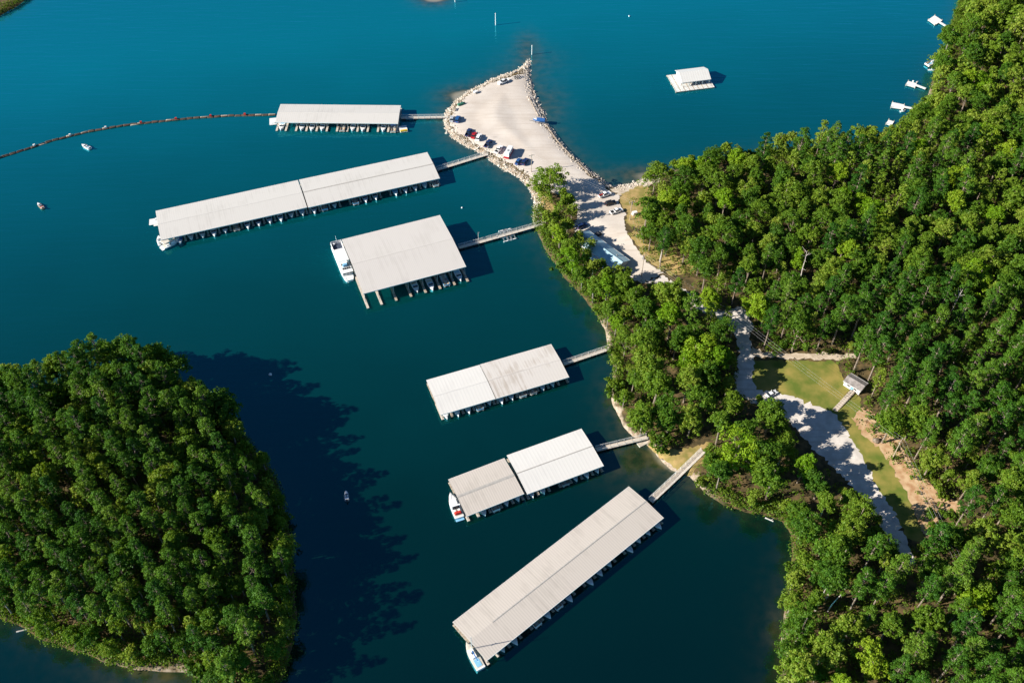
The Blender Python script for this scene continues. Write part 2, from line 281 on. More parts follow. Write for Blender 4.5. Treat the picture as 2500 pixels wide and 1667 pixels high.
# ------------------------------------------------------------------ mesh helpers
def link(name, me, mats=None, parent=None):
    o = bpy.data.objects.new(name, me); COL.objects.link(o)
    if mats is not None:
        for m_ in (mats if isinstance(mats, (list, tuple)) else [mats]): me.materials.append(M[m_] if isinstance(m_, str) else m_)
    if parent is not None: o.parent = parent
    return o
def tag(o, label=None, cat=None, group=None, kind=None):
    if label: o['label'] = label
    if cat: o['category'] = cat
    if group: o['group'] = group
    if kind: o['kind'] = kind
    return o
def thing(name, label, cat, loc=(0, 0, 0), rz=0.0, group=None):
    o = bpy.data.objects.new(name, None); COL.objects.link(o); o.location = loc; o.rotation_euler = (0, 0, rz); o.empty_display_size = .5
    return tag(o, label, cat, group)
class MB:
    def __init__(s): s.v = []; s.f = []
    def add(s, vs, fs):
        k = len(s.v); s.v += [tuple(q) for q in vs]; s.f += [tuple(i + k for i in f) for f in fs]; return s
    def box(s, x0, x1, y0, y1, z0, z1, tx=0.0, ty=0.0):
        """box; the top face is inset by tx, ty"""
        vs = [(x0,y0,z0),(x1,y0,z0),(x1,y1,z0),(x0,y1,z0),(x0+tx,y0+ty,z1),(x1-tx,y0+ty,z1),(x1-tx,y1-ty,z1),(x0+tx,y1-ty,z1)]
        return s.add(vs, [(3,2,1,0),(4,5,6,7),(0,1,5,4),(1,2,6,5),(2,3,7,6),(3,0,4,7)])
    def tube(s, a, b, r0, r1=None, n=7, caps=True):
        a = Vector(a); b = Vector(b); r1 = r0 if r1 is None else r1; d = (b - a).normalized()
        u = d.orthogonal().normalized(); w_ = d.cross(u); vs = []
        for c, r in ((a, r0), (b, r1)):
            for i in range(n):
                t = 2 * math.pi * i / n; vs.append(c + u * (r * math.cos(t)) + w_ * (r * math.sin(t)))
        fs = [(i, (i + 1) % n, n + (i + 1) % n, n + i) for i in range(n)]
        if caps: fs += [tuple(range(n - 1, -1, -1)), tuple(range(n, 2 * n))]
        return s.add(vs, fs)
    def loft(s, rings, cap=True):
        k = len(s.v); n = len(rings[0])
        for r in rings: s.v += [tuple(q) for q in r]
        for j in range(len(rings) - 1):
            for i in range(n):
                a = k + j * n + i; b = k + j * n + (i + 1) % n; s.f.append((a, b, b + n, a + n))
        if cap: s.f.append(tuple(k + i for i in range(n - 1, -1, -1))); s.f.append(tuple(k + (len(rings) - 1) * n + i for i in range(n)))
        return s
    def prism(s, prof, y0, y1, taper=0.0):
        """side profile (x, z) extruded across y"""
        n = len(prof); vs = [(x, y0, z) for x, z in prof] + [(x, y1, z) for x, z in prof]
        return s.add(vs, [tuple(range(n)), tuple(range(2 * n - 1, n - 1, -1))] + [(i, i + n, (i + 1) % n + n, (i + 1) % n) for i in range(n)])
    def mesh(s, name='m', smooth=False):
        me = bpy.data.meshes.new(name); me.from_pydata(s.v, [], s.f); me.update()
        bm = bmesh.new(); bm.from_mesh(me); bmesh.ops.recalc_face_normals(bm, faces=bm.faces); bm.to_mesh(me); bm.free()
        if smooth: me.polygons.foreach_set('use_smooth', [True] * len(me.polygons))
        return me
    def obj(s, name, m, parent=None, smooth=False): return link(name, s.mesh(name, smooth), m, parent)
_shared = {}
def shared(key, fn):
    if key not in _shared: _shared[key] = fn()
    return _shared[key]
def part(name, me, m, parent, loc=(0, 0, 0), rot=(0, 0, 0), scale=(1, 1, 1)):
    """object on shared mesh data with its own material slot"""
    o = bpy.data.objects.new(name, me); COL.objects.link(o); o.parent = parent; o.location = loc; o.rotation_euler = rot; o.scale = scale
    mm = M[m] if isinstance(m, str) else m
    if len(me.materials) == 0: me.materials.append(mm)
    o.material_slots[0].link = 'OBJECT'; o.material_slots[0].material = mm
    return o
def copy_tree(o, parent=None):
    c = o.copy(); COL.objects.link(c); c.parent = parent
    for ch in o.children: copy_tree(ch, c)
    return c

# ------------------------------------------------------------------ ground and lake
def grid_mesh(name, Z, keep=None, attrs=None):
    ny, nx = MX.shape; vid = np.arange(ny * nx).reshape(ny, nx)
    q = np.stack([vid[:-1, :-1], vid[:-1, 1:], vid[1:, 1:], vid[1:, :-1]], -1).reshape(-1, 4)
    if keep is not None:
        kv = keep.reshape(-1); q = q[kv[q].any(1)]
    used = np.zeros(ny * nx, bool); used[q.reshape(-1)] = True; remap = np.cumsum(used) - 1; q = remap[q]
    co = np.stack([MX, MY, Z], -1).reshape(-1, 3)[used]
    me = bpy.data.meshes.new(name); me.vertices.add(len(co)); me.vertices.foreach_set('co', co.reshape(-1))
    me.loops.add(q.size); me.loops.foreach_set('vertex_index', q.reshape(-1).astype(np.int32))
    me.polygons.add(len(q)); me.polygons.foreach_set('loop_start', np.arange(0, q.size, 4, dtype=np.int32))
    me.polygons.foreach_set('use_smooth', np.ones(len(q), bool))
    for k, A in (attrs or {}).items():
        a = me.attributes.new(k, 'FLOAT', 'POINT'); a.data.foreach_set('value', A.reshape(-1)[used].astype(np.float32))
    me.update(calc_edges=True); return me
def gauss(px, py, sx_, sy_, a):
    p = P(px, py); return a * np.exp(-((MX - p.x) / sx_) ** 2 - ((MY - p.y) / sy_) ** 2)
BARE = .0 + gauss(1200, 310, 38, 52, 2.2) + gauss(1490, 815, 8, 8, 1) + gauss(1500, 990, 7, 12, 1) + gauss(1560, 1075, 12, 9, 1) + gauss(1630, 1130, 13, 10, 1) + gauss(1690, 1165, 7, 7, .8) + gauss(1908, 1560, 4, 10, .9) + gauss(400, 1640, 16, 6, .6) + gauss(2268, 230, 9, 9, .6) + gauss(1560, 440, 30, 12, 1)
tag(link('ground', grid_mesh('ground', GH, GD > -5, {'shore': GD, 'bare': np.clip(BARE, 0, 1)}), 'ground'), kind='structure')
offs = -GD
shal = np.clip(1.05 * np.exp(-np.clip(offs, 0, None) / 4.2), 0, 1) * (0.55 + .35 * smooth_noise(MX, MY, 14, 21)) * (.28 + .72 * np.clip(BARE, 0, 1))
shal = shal + gauss(1060, -6, 9, 8, 1.3) + gauss(1118, 232, 9, 6, .75) + gauss(1288, 112, 6, 12, .5) + gauss(1570, 425, 14, 5, .7) + gauss(1350, 250, 7, 14, .25) + gauss(1300, 150, 14, 12, .22)
shal = shal + gauss(430, 1655, 20, 5, .3) + gauss(1560, 1130, 14, 9, .35)
shal = np.where(offs > -2, np.clip(shal, 0, 1.1), 1)
opn = np.clip((MY - 100 - .18 * MX) / 400 + .04 * smooth_noise(MX, MY, 60, 31), 0, 1.1)  # drives the swell and the painted brightening of the far water
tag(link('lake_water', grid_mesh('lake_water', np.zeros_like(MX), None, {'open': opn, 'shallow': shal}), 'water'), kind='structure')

def sheet(name, polypx, m, lift, step=.9, jit=.42, px=True):
    """a patch of other ground laid over the terrain"""
    wp = [tuple(G(a, b)[:2]) for a, b in polypx] if px else list(polypx)
    out = []
    for i in range(len(wp)):
        a = np.array(wp[i - 1]); b = np.array(wp[i]); n = max(1, int(np.linalg.norm(b - a) / step))
        for k in range(n): out.append(tuple(a + (b - a) * k / n + rng.normal(0, jit, 2) * (1 if 0 < k else .4)))
    bm = bmesh.new(); vs = [bm.verts.new((x, y, 0)) for x, y in out]
    es = [bm.edges.new((vs[i - 1], vs[i])) for i in range(len(vs))]
    bmesh.ops.triangle_fill(bm, use_beauty=True, edges=es)
    xs = [v.co.x for v in vs]; ys = [v.co.y for v in vs]
    for ax, lo, hi in ((0, min(xs), max(xs)), (1, min(ys), max(ys))):          # cut on the terrain's own grid lines so both follow the same slope
        for c in (GX if ax == 0 else GY):
            if lo < c < hi:
                no = (1, 0, 0) if ax == 0 else (0, 1, 0); co = (c, 0, 0) if ax == 0 else (0, c, 0)
                bmesh.ops.bisect_plane(bm, geom=bm.verts[:] + bm.edges[:] + bm.faces[:], dist=1e-5, plane_co=co, plane_no=no)
    for v in bm.verts: v.co.z = hgt(v.co.x, v.co.y) + lift
    bmesh.ops.recalc_face_normals(bm, faces=bm.faces)
    for f in bm.faces:
        if f.normal.z < 0: f.normal_flip()
        f.smooth = True
    me = bpy.data.meshes.new(name); bm.to_mesh(me); bm.free()
    return tag(link(name, me, m), kind='structure'), wp
LOT = [(1285,180),(1250,187),(1200,203),(1160,222),(1128,246),(1106,270),(1098,296),(1108,318),(1148,345),(1192,369),(1228,390),(1262,408),
       (1288,424),(1310,450),(1345,470),(1388,482),(1402,505),(1410,530),(1400,552),(1405,575),(1430,590),(1465,615),(1505,645),(1545,684),(1575,690),(1620,665),
       (1588,648),(1562,620),(1545,592),(1531,570),(1524,547),(1528,520),(1510,497),(1512,480),(1494,470),(1468,449),(1432,425),(1400,394),(1370,362),(1346,330),(1326,304),
       (1321,283),(1305,249),(1293,215),(1288,187)]
ROAD = [(1575,690),(1618,672),(1686,720),(1760,762),(1812,748),(1838,790),(1830,830),(1842,870),(1838,915),(1845,950),(1896,958),(1947,971),(2030,1006),(2056,1032),(2090,1090),
        (2110,1125),(2143,1191),(2186,1250),(2206,1306),(2236,1372),(2215,1395),(2168,1310),(2111,1218),(2056,1163),(2000,1110),(1953,1057),(1900,1000),
        (1840,985),(1792,955),(1798,895),(1806,850),(1785,800),(1720,765),(1650,725)]
TRACK = [(1835,845),(1858,859),(1910,863),(2034,864),(2090,862),(2090,874),(2034,877),(1910,876),(1855,873),(1832,865)]
LAWN = [(1842,880),(2032,881),(2056,912),(2064,940),(2100,970),(2106,1000),(2080,1020),(2105,1060),(2147,1096),(2175,1136),(2205,1190),(2232,1245),(2262,1330),(2212,1312),
        (2178,1256),(2132,1196),(2098,1128),(2078,1092),(2046,1040),(2022,1016),(1945,984),(1895,972),(1838,958),(1828,915)]
BANK = [(2104,992),(2130,1005),(2165,1040),(2200,1080),(2222,1125),(2262,1165),(2300,1215),(2345,1225),(2342,1252),(2290,1262),(2268,1325),(2226,1247),(2199,1192),(2169,1138),(2141,1099),(2098,1062),(2074,1022)]
GRASSP = [(1513,480),(1560,452),(1590,462),(1592,540),(1560,560),(1528,546),(1532,520),(1514,497)]
GRASSQ = [(1535,572),(1548,562),(1590,600),(1640,620),(1700,640),(1700,665),(1640,672),(1622,662),(1592,646),(1566,619),(1549,591)]
GRASSW = [(1312,470),(1335,470),(1350,500),(1365,530),(1345,545),(1330,520),(1318,500)]
BEACH = [(1470,447),(1494,462),(1535,453),(1580,440),(1610,430),(1615,442),(1585,456),(1540,468),(1514,478),(1496,468)]
CLEAR = [(1580,1088),(1625,1096),(1680,1094),(1735,1080),(1740,1110),(1700,1140),(1690,1158),(1645,1143),(1618,1120)]
SH = {}
for nm, pl, m_, lf in (('gravel_lot', LOT, 'gravel', .06), ('gravel_road', ROAD, 'road', .075), ('dirt_track', TRACK, 'track', .09), ('lawn', LAWN, 'lawn', .05),
                       ('dirt_bank', BANK, 'bank', .035), ('grass_verge', GRASSP, 'drygrass', .045), ('grass_verge', GRASSQ, 'drygrass', .045), ('grass_verge', GRASSW, 'drygrass', .045),
                       ('sand_beach', BEACH, 'sand', .035), ('sandy_clearing', CLEAR, 'drygrass', .04)):
    SH[nm + str(len(SH))] = sheet(nm, pl, m_, lf)[1]

# riprap stones round the point and along bare banks: far too many to count
def riprap():
    t = (1 + 5 ** .5) / 2
    ico = np.array([(-1,t,0),(1,t,0),(-1,-t,0),(1,-t,0),(0,-1,t),(0,1,t),(0,-1,-t),(0,1,-t),(t,0,-1),(t,0,1),(-t,0,-1),(-t,0,1)]) / 1.9
    fi = np.array([(0,11,5),(0,5,1),(0,1,7),(0,7,10),(0,10,11),(1,5,9),(5,11,4),(11,10,2),(10,7,6),(7,1,8),(3,9,4),(3,4,2),(3,2,6),(3,6,8),(3,8,9),(4,9,5),(2,4,11),(6,2,10),(8,6,7),(9,8,1)])
    V = []; F = []; k = 0
    line = W2(S_EAST[-3:] + S_POINT + [(1306, 560)])
    for i in range(len(line) - 1):
        a = np.array(line[i]); b = np.array(line[i + 1]); n = int(np.linalg.norm(b - a) * 36)
        nrm = np.array([-(b - a)[1], (b - a)[0]]); nrm /= max(np.linalg.norm(nrm), 1e-6)
        for _ in range(n):
            p = a + (b - a) * rng.random() + nrm * rng.normal(.4, 2.2)
            d = dist(*p)
            if not (-1.1 < d < 4.6): continue
            s = rng.gamma(4, .05) * (1.6 if rng.random() < .06 else 1)
            sc = s * rng.uniform(.6, 1.3, 3) * np.array([1, 1, .7]); an = rng.uniform(0, 6.28); c, sn = math.cos(an), math.sin(an)
            v = ico * rng.uniform(.75, 1.25, (12, 1)) * sc; v = np.stack([v[:, 0] * c - v[:, 1] * sn, v[:, 0] * sn + v[:, 1] * c, v[:, 2]], 1)
            V.append(v + (p[0], p[1], hgt(*p) + .12 * s)); F.append(fi + k); k += 12
    me = bpy.data.meshes.new('riprap'); me.from_pydata(np.concatenate(V).tolist(), [], np.concatenate(F).tolist()); me.update()
    o = link('riprap_stones', me, 'stone'); tag(o, 'pale limestone boulders heaped along the gravel point shore', 'stones', kind='stuff')
riprap()

# ------------------------------------------------------------------ trees
def leaf_arrays(C, Rr, n, size, r, up=.25, squash=.8):
    """n leaf faces round each clump centre"""
    C = np.asarray(C); Rr = np.asarray(Rr); K = len(C); idx = np.repeat(np.arange(K), n); N = len(idx)
    d = r.normal(size=(N, 3)); d /= np.linalg.norm(d, axis=1, keepdims=True); d[:, 2] = np.where(d[:, 2] < -.35, -d[:, 2] * .6, d[:, 2])
    rad = Rr[idx] * r.uniform(.35, 1.0, N) ** .6
    p = C[idx] + d * rad[:, None] * np.array([1, 1, squash])
    nr = d * .7 + r.normal(size=(N, 3)) * .55 + np.array([0, 0, up]); nr /= np.linalg.norm(nr, axis=1, keepdims=True)
    u = np.cross(nr, r.normal(size=(N, 3))); u /= np.linalg.norm(u, axis=1, keepdims=True); v = np.cross(nr, u)
    s = size * r.uniform(.55, 1.3, N)[:, None]; u = u * s * .5; v = v * s * .34
    co = np.stack([p - u, p - v * 1.1 + u * .1, p + u, p + v * 1.1 - u * .1], 1).reshape(-1, 3)
    tint = np.clip(r.random(K)[idx] * .6 + r.random(N) * .4, 0, 1)
    return co, tint
def quads_mesh(name, co, tint):
    n = len(co) // 4; me = bpy.data.meshes.new(name); me.vertices.add(len(co)); me.vertices.foreach_set('co', co.astype(np.float32).reshape(-1))
    me.loops.add(4 * n); me.loops.foreach_set('vertex_index', np.arange(4 * n, dtype=np.int32)); me.polygons.add(n)
    me.polygons.foreach_set('loop_start', np.arange(0, 4 * n, 4, dtype=np.int32))
    a = me.attributes.new('tint', 'FLOAT', 'FACE'); a.data.foreach_set('value', tint.astype(np.float32)); me.update(calc_edges=True); return me
def broadleaf(seed, H=17.0, Rc=4.6, nl=46, nc=150, size=.52):
    r = np.random.default_rng(seed); zb = H * r.uniform(.16, .28); C = []; Q = []
    shape = seed % 4; nlob = (5, 3, 8, 6)[shape]; spr = (.35, .2, .6, .45)[shape]; tall = (1.0, 1.15, .9, 1.0)[shape]
    lobes = [(r.uniform(-spr, spr) * Rc, r.uniform(-spr, spr) * Rc, r.uniform(.3, 1.0) * tall, r.uniform(.42, .85) * (.8 if shape == 2 else 1)) for _ in range(nlob)]
    if shape == 3: nc = int(nc * .66)
    for _ in range(nc):
        lx, ly, lz, ls = lobes[r.integers(nlob)]; d = r.normal(size=3); d /= np.linalg.norm(d); d[2] = abs(d[2]) * 1.1 - .35
        rr = r.uniform(.5, 1.05) * ls
        zc = zb + (H - zb) * .5 * lz / .7
        C.append((lx + d[0] * rr * Rc, ly + d[1] * rr * Rc, min(zc + d[2] * rr * (H - zb) * .55, H - .5))); Q.append(r.uniform(.12, .24) * Rc)
    co, ti = leaf_arrays(C, Q, nl, size, r)
    mb = MB(); bend = Vector((r.uniform(-.5, .5), r.uniform(-.5, .5), 0)); t0 = Vector((0, 0, -.6)); zt = H * .82; k = 4; pts = [t0 + (Vector((0, 0, zt + .6)) + bend) * (i / k) + bend * (.3 * math.sin(i)) for i in range(k + 1)]
    for i in range(k): mb.tube(pts[i], pts[i + 1], .30 * (1 - .8 * i / k) + .05, .30 * (1 - .8 * (i + 1) / k) + .05, 6, False)
    for j in range(9):
        c = Vector(C[r.integers(len(C))]); a = pts[0].lerp(pts[-1], r.uniform(.4, .8)); mb.tube(a, a.lerp(c, .85), .12, .03, 4, False)
    return mb.mesh('trunk'), quads_mesh('crown', co, ti), (co, ti)
def pine(seed, H=23.0, nl=62, size=.42):
    r = np.random.default_rng(seed); zb = H * r.uniform(.3, .45); C = []; Q = []; mb = MB(); br = []; z = zb
    lean = Vector((r.uniform(-.6, .6), r.uniform(-.6, .6), H)); Rm = H * r.uniform(.105, .15)
    ax = lambda z_: Vector((lean.x, lean.y, H)) * (z_ / H)
    a0 = r.uniform(0, 6.28)
    while z < H - .6:
        f = (z - zb) / (H - zb); Rz = Rm * (.55 + .9 * f * (1 - f) * 1.6) * (1 - f ** 3) + .5; nb = r.integers(2, 5)
        for _ in range(nb):
            a0 += r.uniform(1.2, 2.8); L_ = Rz * r.uniform(.55, 1.1); tip = ax(z) + Vector((math.cos(a0) * L_, math.sin(a0) * L_, r.uniform(.1, 1.1)))
            br.append((ax(z), tip)); C.append(tip); Q.append(r.uniform(.7, 1.15))
            if L_ > 2.2: C.append(ax(z).lerp(tip, .62) + Vector((r.normal() * .5, r.normal() * .5, .3))); Q.append(r.uniform(.6, 1.0))
        z += r.uniform(.55, 1.1)
    C.append(ax(H - .4)); Q.append(.8)
    co, ti = leaf_arrays([tuple(c) for c in C], Q, nl, size, r, up=.35, squash=.62)
    k = 5
    for i in range(k): mb.tube(ax(H * i / k) - Vector((0, 0, .6 if i == 0 else 0)), ax(H * (i + 1) / k), .27 * (1 - .85 * i / k) + .03, .27 * (1 - .85 * (i + 1) / k) + .03, 6, False)
    for a, b in br: mb.tube(a, b, .07, .025, 3, False)
    for _ in range(4):
        zz = r.uniform(.25, .45) * H; an = r.uniform(0, 6.28); mb.tube(ax(zz), ax(zz) + Vector((math.cos(an), math.sin(an), .1)) * r.uniform(.8, 1.8), .05, .02, 3, False)
    return mb.mesh('trunk'), quads_mesh('crown', co, ti), (co, ti)
BL = [broadleaf(100 + i, 17 + 1.5 * (i % 3 - 1), 5.3 + .6 * (i % 4 - 1.5)) for i in range(14)]
PN = [pine(200 + i, 22 + 1.6 * (i % 4 - 1.5)) for i in range(8)]
BL_H = [17 + 1.5 * (i % 3 - 1) for i in range(14)]; BL_R = [5.3 + .6 * (i % 4 - 1.5) for i in range(14)]; PN_H = [22 + 1.6 * (i % 4 - 1.5) for i in range(8)]
for tr_, cr_, _ in BL: tr_.materials.append(M['bark']); cr_.materials.append(M['leaf'])
for tr_, cr_, _ in PN: tr_.materials.append(M['bark']); cr_.materials.append(M['needle'])

# where the photo shows canopy
CAN = [(2420,-260),(2356,0),(2322,40),(2318,69),(2305,112),(2286,137),(2280,156),(2263,179),(2258,204),(2255,213),(2276,223),(2238,255),(2222,280),(2183,293),(2165,306),(2147,314),(2120,293),
       (2086,325),(2059,300),(1963,300),(1940,325),(1883,316),(1860,344),(1830,356),(1799,332),(1764,337),(1726,352),(1711,371),(1699,340),(1682,360),(1669,394),(1630,379),(1607,398),
       (1576,412),(1572,474),(1564,499),(1561,530),(1546,545),(1569,575),(1584,624),(1610,630),(1643,600),(1690,640),(1673,660),(1643,666),(1584,672),(1571,678),(1532,660),(1510,650),(1495,657),(1475,655),(1467,631),
       (1449,614),(1434,592),(1410,584),(1406,560),(1424,540),(1417,521),(1410,497),(1400,471),(1371,466),(1343,477),(1345,493),(1358,506),(1356,519),(1337,532),(1321,558),(1304,551),(1287,564),
       (1284,586),(1293,614),(1321,640),(1345,653),(1358,684),(1380,718),(1420,745),(1455,785),(1480,798),(1520,805),(1515,835),(1482,853),(1469,930),(1480,965),(1510,968),(1512,1030),(1526,1054),(1546,1060),
       (1574,1064),(1578,1080),(1622,1089),(1680,1089),(1705,1083),(1731,1083),(1734,1115),(1696,1137),(1696,1159),(1715,1191),(1708,1207),(1740,1240),(1779,1250),(1826,1258),(1874,1252),(1906,1278),(1921,1302),(1921,1343),(1894,1390),
       (1873,1465),(1884,1506),(1904,1523),(1890,1540),(1901,1567),(1914,1591),(1911,1635),(1894,1676),(1890,1950),(3200,1950),(3200,-260)]
HOLE = [(1785,768),(1826,752),(1835,800),(1850,835),(1870,850),(1900,846),(2035,851),(2035,880),(2056,915),(2066,922),(2086,914),(2112,936),(2104,975),(2108,1000),(2125,1015),(2165,1060),(2200,1080),(2215,1118),
        (2250,1150),(2275,1190),(2300,1175),(2340,1210),(2338,1255),(2290,1250),(2262,1290),(2272,1330),(2240,1312),(2210,1312),(2170,1310),(2150,1242),(2111,1215),(2056,1165),(2010,1117),(1953,1057),(1940,1010),(1905,985),
        (1896,965),(1840,958),(1820,945),(1795,945),(1802,870),(1808,840)]
CAN_I = [(-700,930),(-200,900),(0,886),(53,864),(100,880),(140,853),(205,812),(250,815),(292,796),(340,810),(380,820),(434,842),(474,868),(497,905),(524,945),(557,1010),(617,1053),(650,1095),(656,1180),(687,1228),(698,1300),
         (714,1400),(724,1500),(717,1580),(695,1660),(655,1780),(520,1780),(508,1667),(462,1644),(300,1642),(207,1592),(150,1566),(110,1553),(75,1532),(60,1502),(0,1492),(-300,1470),(-700,1400)]
CAN_F = [(-900,44),(0,44),(40,26),(72,4),(120,-60),(120,-600),(-900,-600)]
BLD_A, BLD_B = G(1416, 590), G(1520, 662)
_cx, _cy = np.meshgrid(np.arange(-700, 3200, 3.0), np.arange(-600, 1950, 3.0))
CMASK = (inside(CAN, _cx, _cy) & ~inside(HOLE, _cx, _cy)) | inside(CAN_I, _cx, _cy) | inside(CAN_F, _cx, _cy)
HMASK = inside(HOLE, _cx, _cy)
def in_hole(px, py): return bool(HMASK[int(round((py + 600) / 3)), int(round((px + 700) / 3))])
def in_canopy(px, py):
    i = int(round((px + 700) / 3)); j = int(round((py + 600) / 3))
    return 0 <= j < CMASK.shape[0] and 0 <= i < CMASK.shape[1] and bool(CMASK[j, i])
EXC = [np.array([tuple(p) for p in SH[k]]) for k in SH if not k.startswith('grass_verge') and not k.startswith('dirt_bank')]
def seg_d(x, y, a, b):
    a = np.array(a[:2]); b = np.array(b[:2]); ab = b - a; t = np.clip(((x - a[0]) * ab[0] + (y - a[1]) * ab[1]) / (ab @ ab), 0, 1); return math.hypot(x - a[0] - t * ab[0], y - a[1] - t * ab[1])
SHED = G(2084, 948)
GE = np.full(MX.shape, 1e9)
for e in EXC:
    b_ = (MX > e[:, 0].min() - 4) & (MX < e[:, 0].max() + 4) & (MY > e[:, 1].min() - 4) & (MY < e[:, 1].max() + 4)
    xx_, yy_ = MX[b_], MY[b_]; q_ = edge_dist(e, xx_, yy_); GE[b_] = np.minimum(GE[b_], np.where(inside(e, xx_, yy_), -q_, q_))
def free_ground(x, y, m_=0.0):
    if dist(x, y) < .02 or grid_at(GE, x, y) < m_: return False
    if seg_d(x, y, BLD_A, BLD_B) < 6.0 or math.hypot(x - SHED.x, y - SHED.y) < 5.5: return False
    return True
def fits(x, y, H, Rc, lo=.45):
    z0 = hgt(x, y); mg = Rc * .32
    for f, dx in ((.6, 0), (.7, -mg), (.7, mg), (.97, 0)):
        if not in_canopy(*proj(x + dx, y, z0 + H * f)): return False
    for f, dx in ((.55, -Rc * .7), (.55, Rc * .7), (.3, 0)):
        a, b = proj(x + dx, y, z0 + H * f)
        if 1750 < a < 2360 and 740 < b < 1340 and in_hole(a, b): return False
    return True
TREES = []                                            # (x, y, kind, variant, height, zone)
cell = {}
def crowded(x, y, r):
    cx, cy = int(x // 8), int(y // 8)
    for i in range(cx - 2, cx + 3):
        for j in range(cy - 2, cy + 3):
            for (a, b, q) in cell.get((i, j), ()):
                if (a - x) ** 2 + (b - y) ** 2 < ((r + q) * .5) ** 2: return True
    return False
def occupy(x, y, r): cell.setdefault((int(x // 8), int(y // 8)), []).append((x, y, r))
def zone(x, y): return 'isle' if (x < -30 and y < 270) else ('far' if x < -100 else 'main')
def in_reach(x, y, z):
    a, b = proj(x, y, z + 14); return -190 < a < 2690 and -210 < b < 1860
def try_tree(x, y, kind, H, Rc, sp, z_):
    if not free_ground(x, y, .6) or crowded(x, y, sp) or not fits(x, y, H, Rc): return False
    occupy(x, y, sp); TREES.append((x, y, kind, rnd.randrange(100), H, z_)); return True
# a lone tree on the neck of the point and others the photo shows singly
for px, py, H in ((1341, 478, 14.0), (1368, 494, 8.0), (1388, 505, 9.0)):
    p = G(px, py); TREES.append((p.x, p.y, 'broad', 16 if H > 10 else 20, H, 'neck')); occupy(p.x, p.y, 6)
for px, py, H in ((1332,560,11),(1350,588,12),(1366,612,13),(1388,640,13),(1402,607,10),(1384,575,10),(1362,548,10),(1424,652,11),(1446,684,12),(1466,668,9),(1398,672,13),(1420,706,13),(1448,738,14),(1345,628,10),
                  (1478,700,12),(1500,690,10),(1528,690,9),(1478,745,14),(1372,520,9),(1395,535,9),(1440,618,8.5),(1430,735,12),(1510,730,14),(1350,560,9)):
    p = G(px, py)
    if dist(p.x, p.y) > .3: TREES.append((p.x, p.y, 'broad', rnd.randrange(100), H, 'belt')); occupy(p.x, p.y, 5)
for _ in range(9000):                                  # the wood's edge leans out over the water
    x = rnd.uniform(-200, 270); y = rnd.uniform(85, 520); d = dist(x, y)
    if not (.5 < d < 4.2) or not in_reach(x, y, 1): continue
    z_ = zone(x, y); H = rnd.uniform(8, 14) if z_ != 'isle' or y < 190 else rnd.uniform(15, 21)
    a, b = proj(x, y, hgt(x, y) + H * .55); c, e = proj(x, y, hgt(x, y) + H * .95)
    if in_canopy(a, b) and in_canopy(c, e) and free_ground(x, y, 1.5) and not crowded(x, y, 4.6):
        occupy(x, y, 4.6); TREES.append((x, y, 'broad', rnd.randrange(100), H, z_))
for rnd_pass, (tries, hb, hp, sp0) in enumerate(((20000, (15, 20), (19, 25), 6.9), (14000, (9, 14), (13, 18), 4.9), (9000, (5, 8), (8, 12), 3.4))):
    for _ in range(tries):
        x = rnd.uniform(-250, 300); y = rnd.uniform(75, 560)
        if dist(x, y) < .8 or not in_reach(x, y, hgt(x, y)): continue
        z_ = zone(x, y)
        n = math.sin(x * .045 + 1.3) + math.sin(y * .05 + x * .02) + rnd.uniform(-1, 1)
        kind = 'pine' if (z_ == 'isle' and rnd.random() < .86) or (z_ != 'isle' and n > .55) else 'broad'
        sp = sp0 * (.83 if kind == 'pine' else 1.0) * (.76 if z_ == 'isle' else 1)
        if kind == 'pine': H = rnd.uniform(*hp) if z_ != 'isle' or y > 185 else min(rnd.uniform(*hp), rnd.uniform(18.5, 20.5)); Rc = H * .12
        else: H = rnd.uniform(*hb); Rc = H * .3
        try_tree(x, y, kind, H, Rc, sp, z_)
SPOT = {'isle': 'on the wooded island', 'far': 'on the far shore beyond the log boom', 'neck': 'alone on the neck of the gravel point'}
ROADC = G(2000, 1060)
def spot(x, y, z_):
    if z_ in SPOT: return SPOT[z_], z_
    if y > 600: return 'on the far shore', 'far'
    d = dist(x, y); px, py = proj(x, y, hgt(x, y))
    if py < 470: return ('at the water edge below the small jetties', 'jetty shore') if d < 14 else ('in the deep forest behind the small jetties', 'jetty forest')
    if px < 1600 and py < 800: return ('between the pale roofed building and the cove water', 'building trees')
    if px < 1760 and py < 1230: return ('on the cove bank between the gangway landings', 'cove bank')
    if px < 2230 and py > 960 and (py - 960) > (px - 1800) * .75: return ('between the gravel road and the cove', 'road cove')
    if py < 900: return ('in the forest above the dirt track', 'track forest')
    return ('on the slope above the lawn and dirt bank', 'lawn slope')
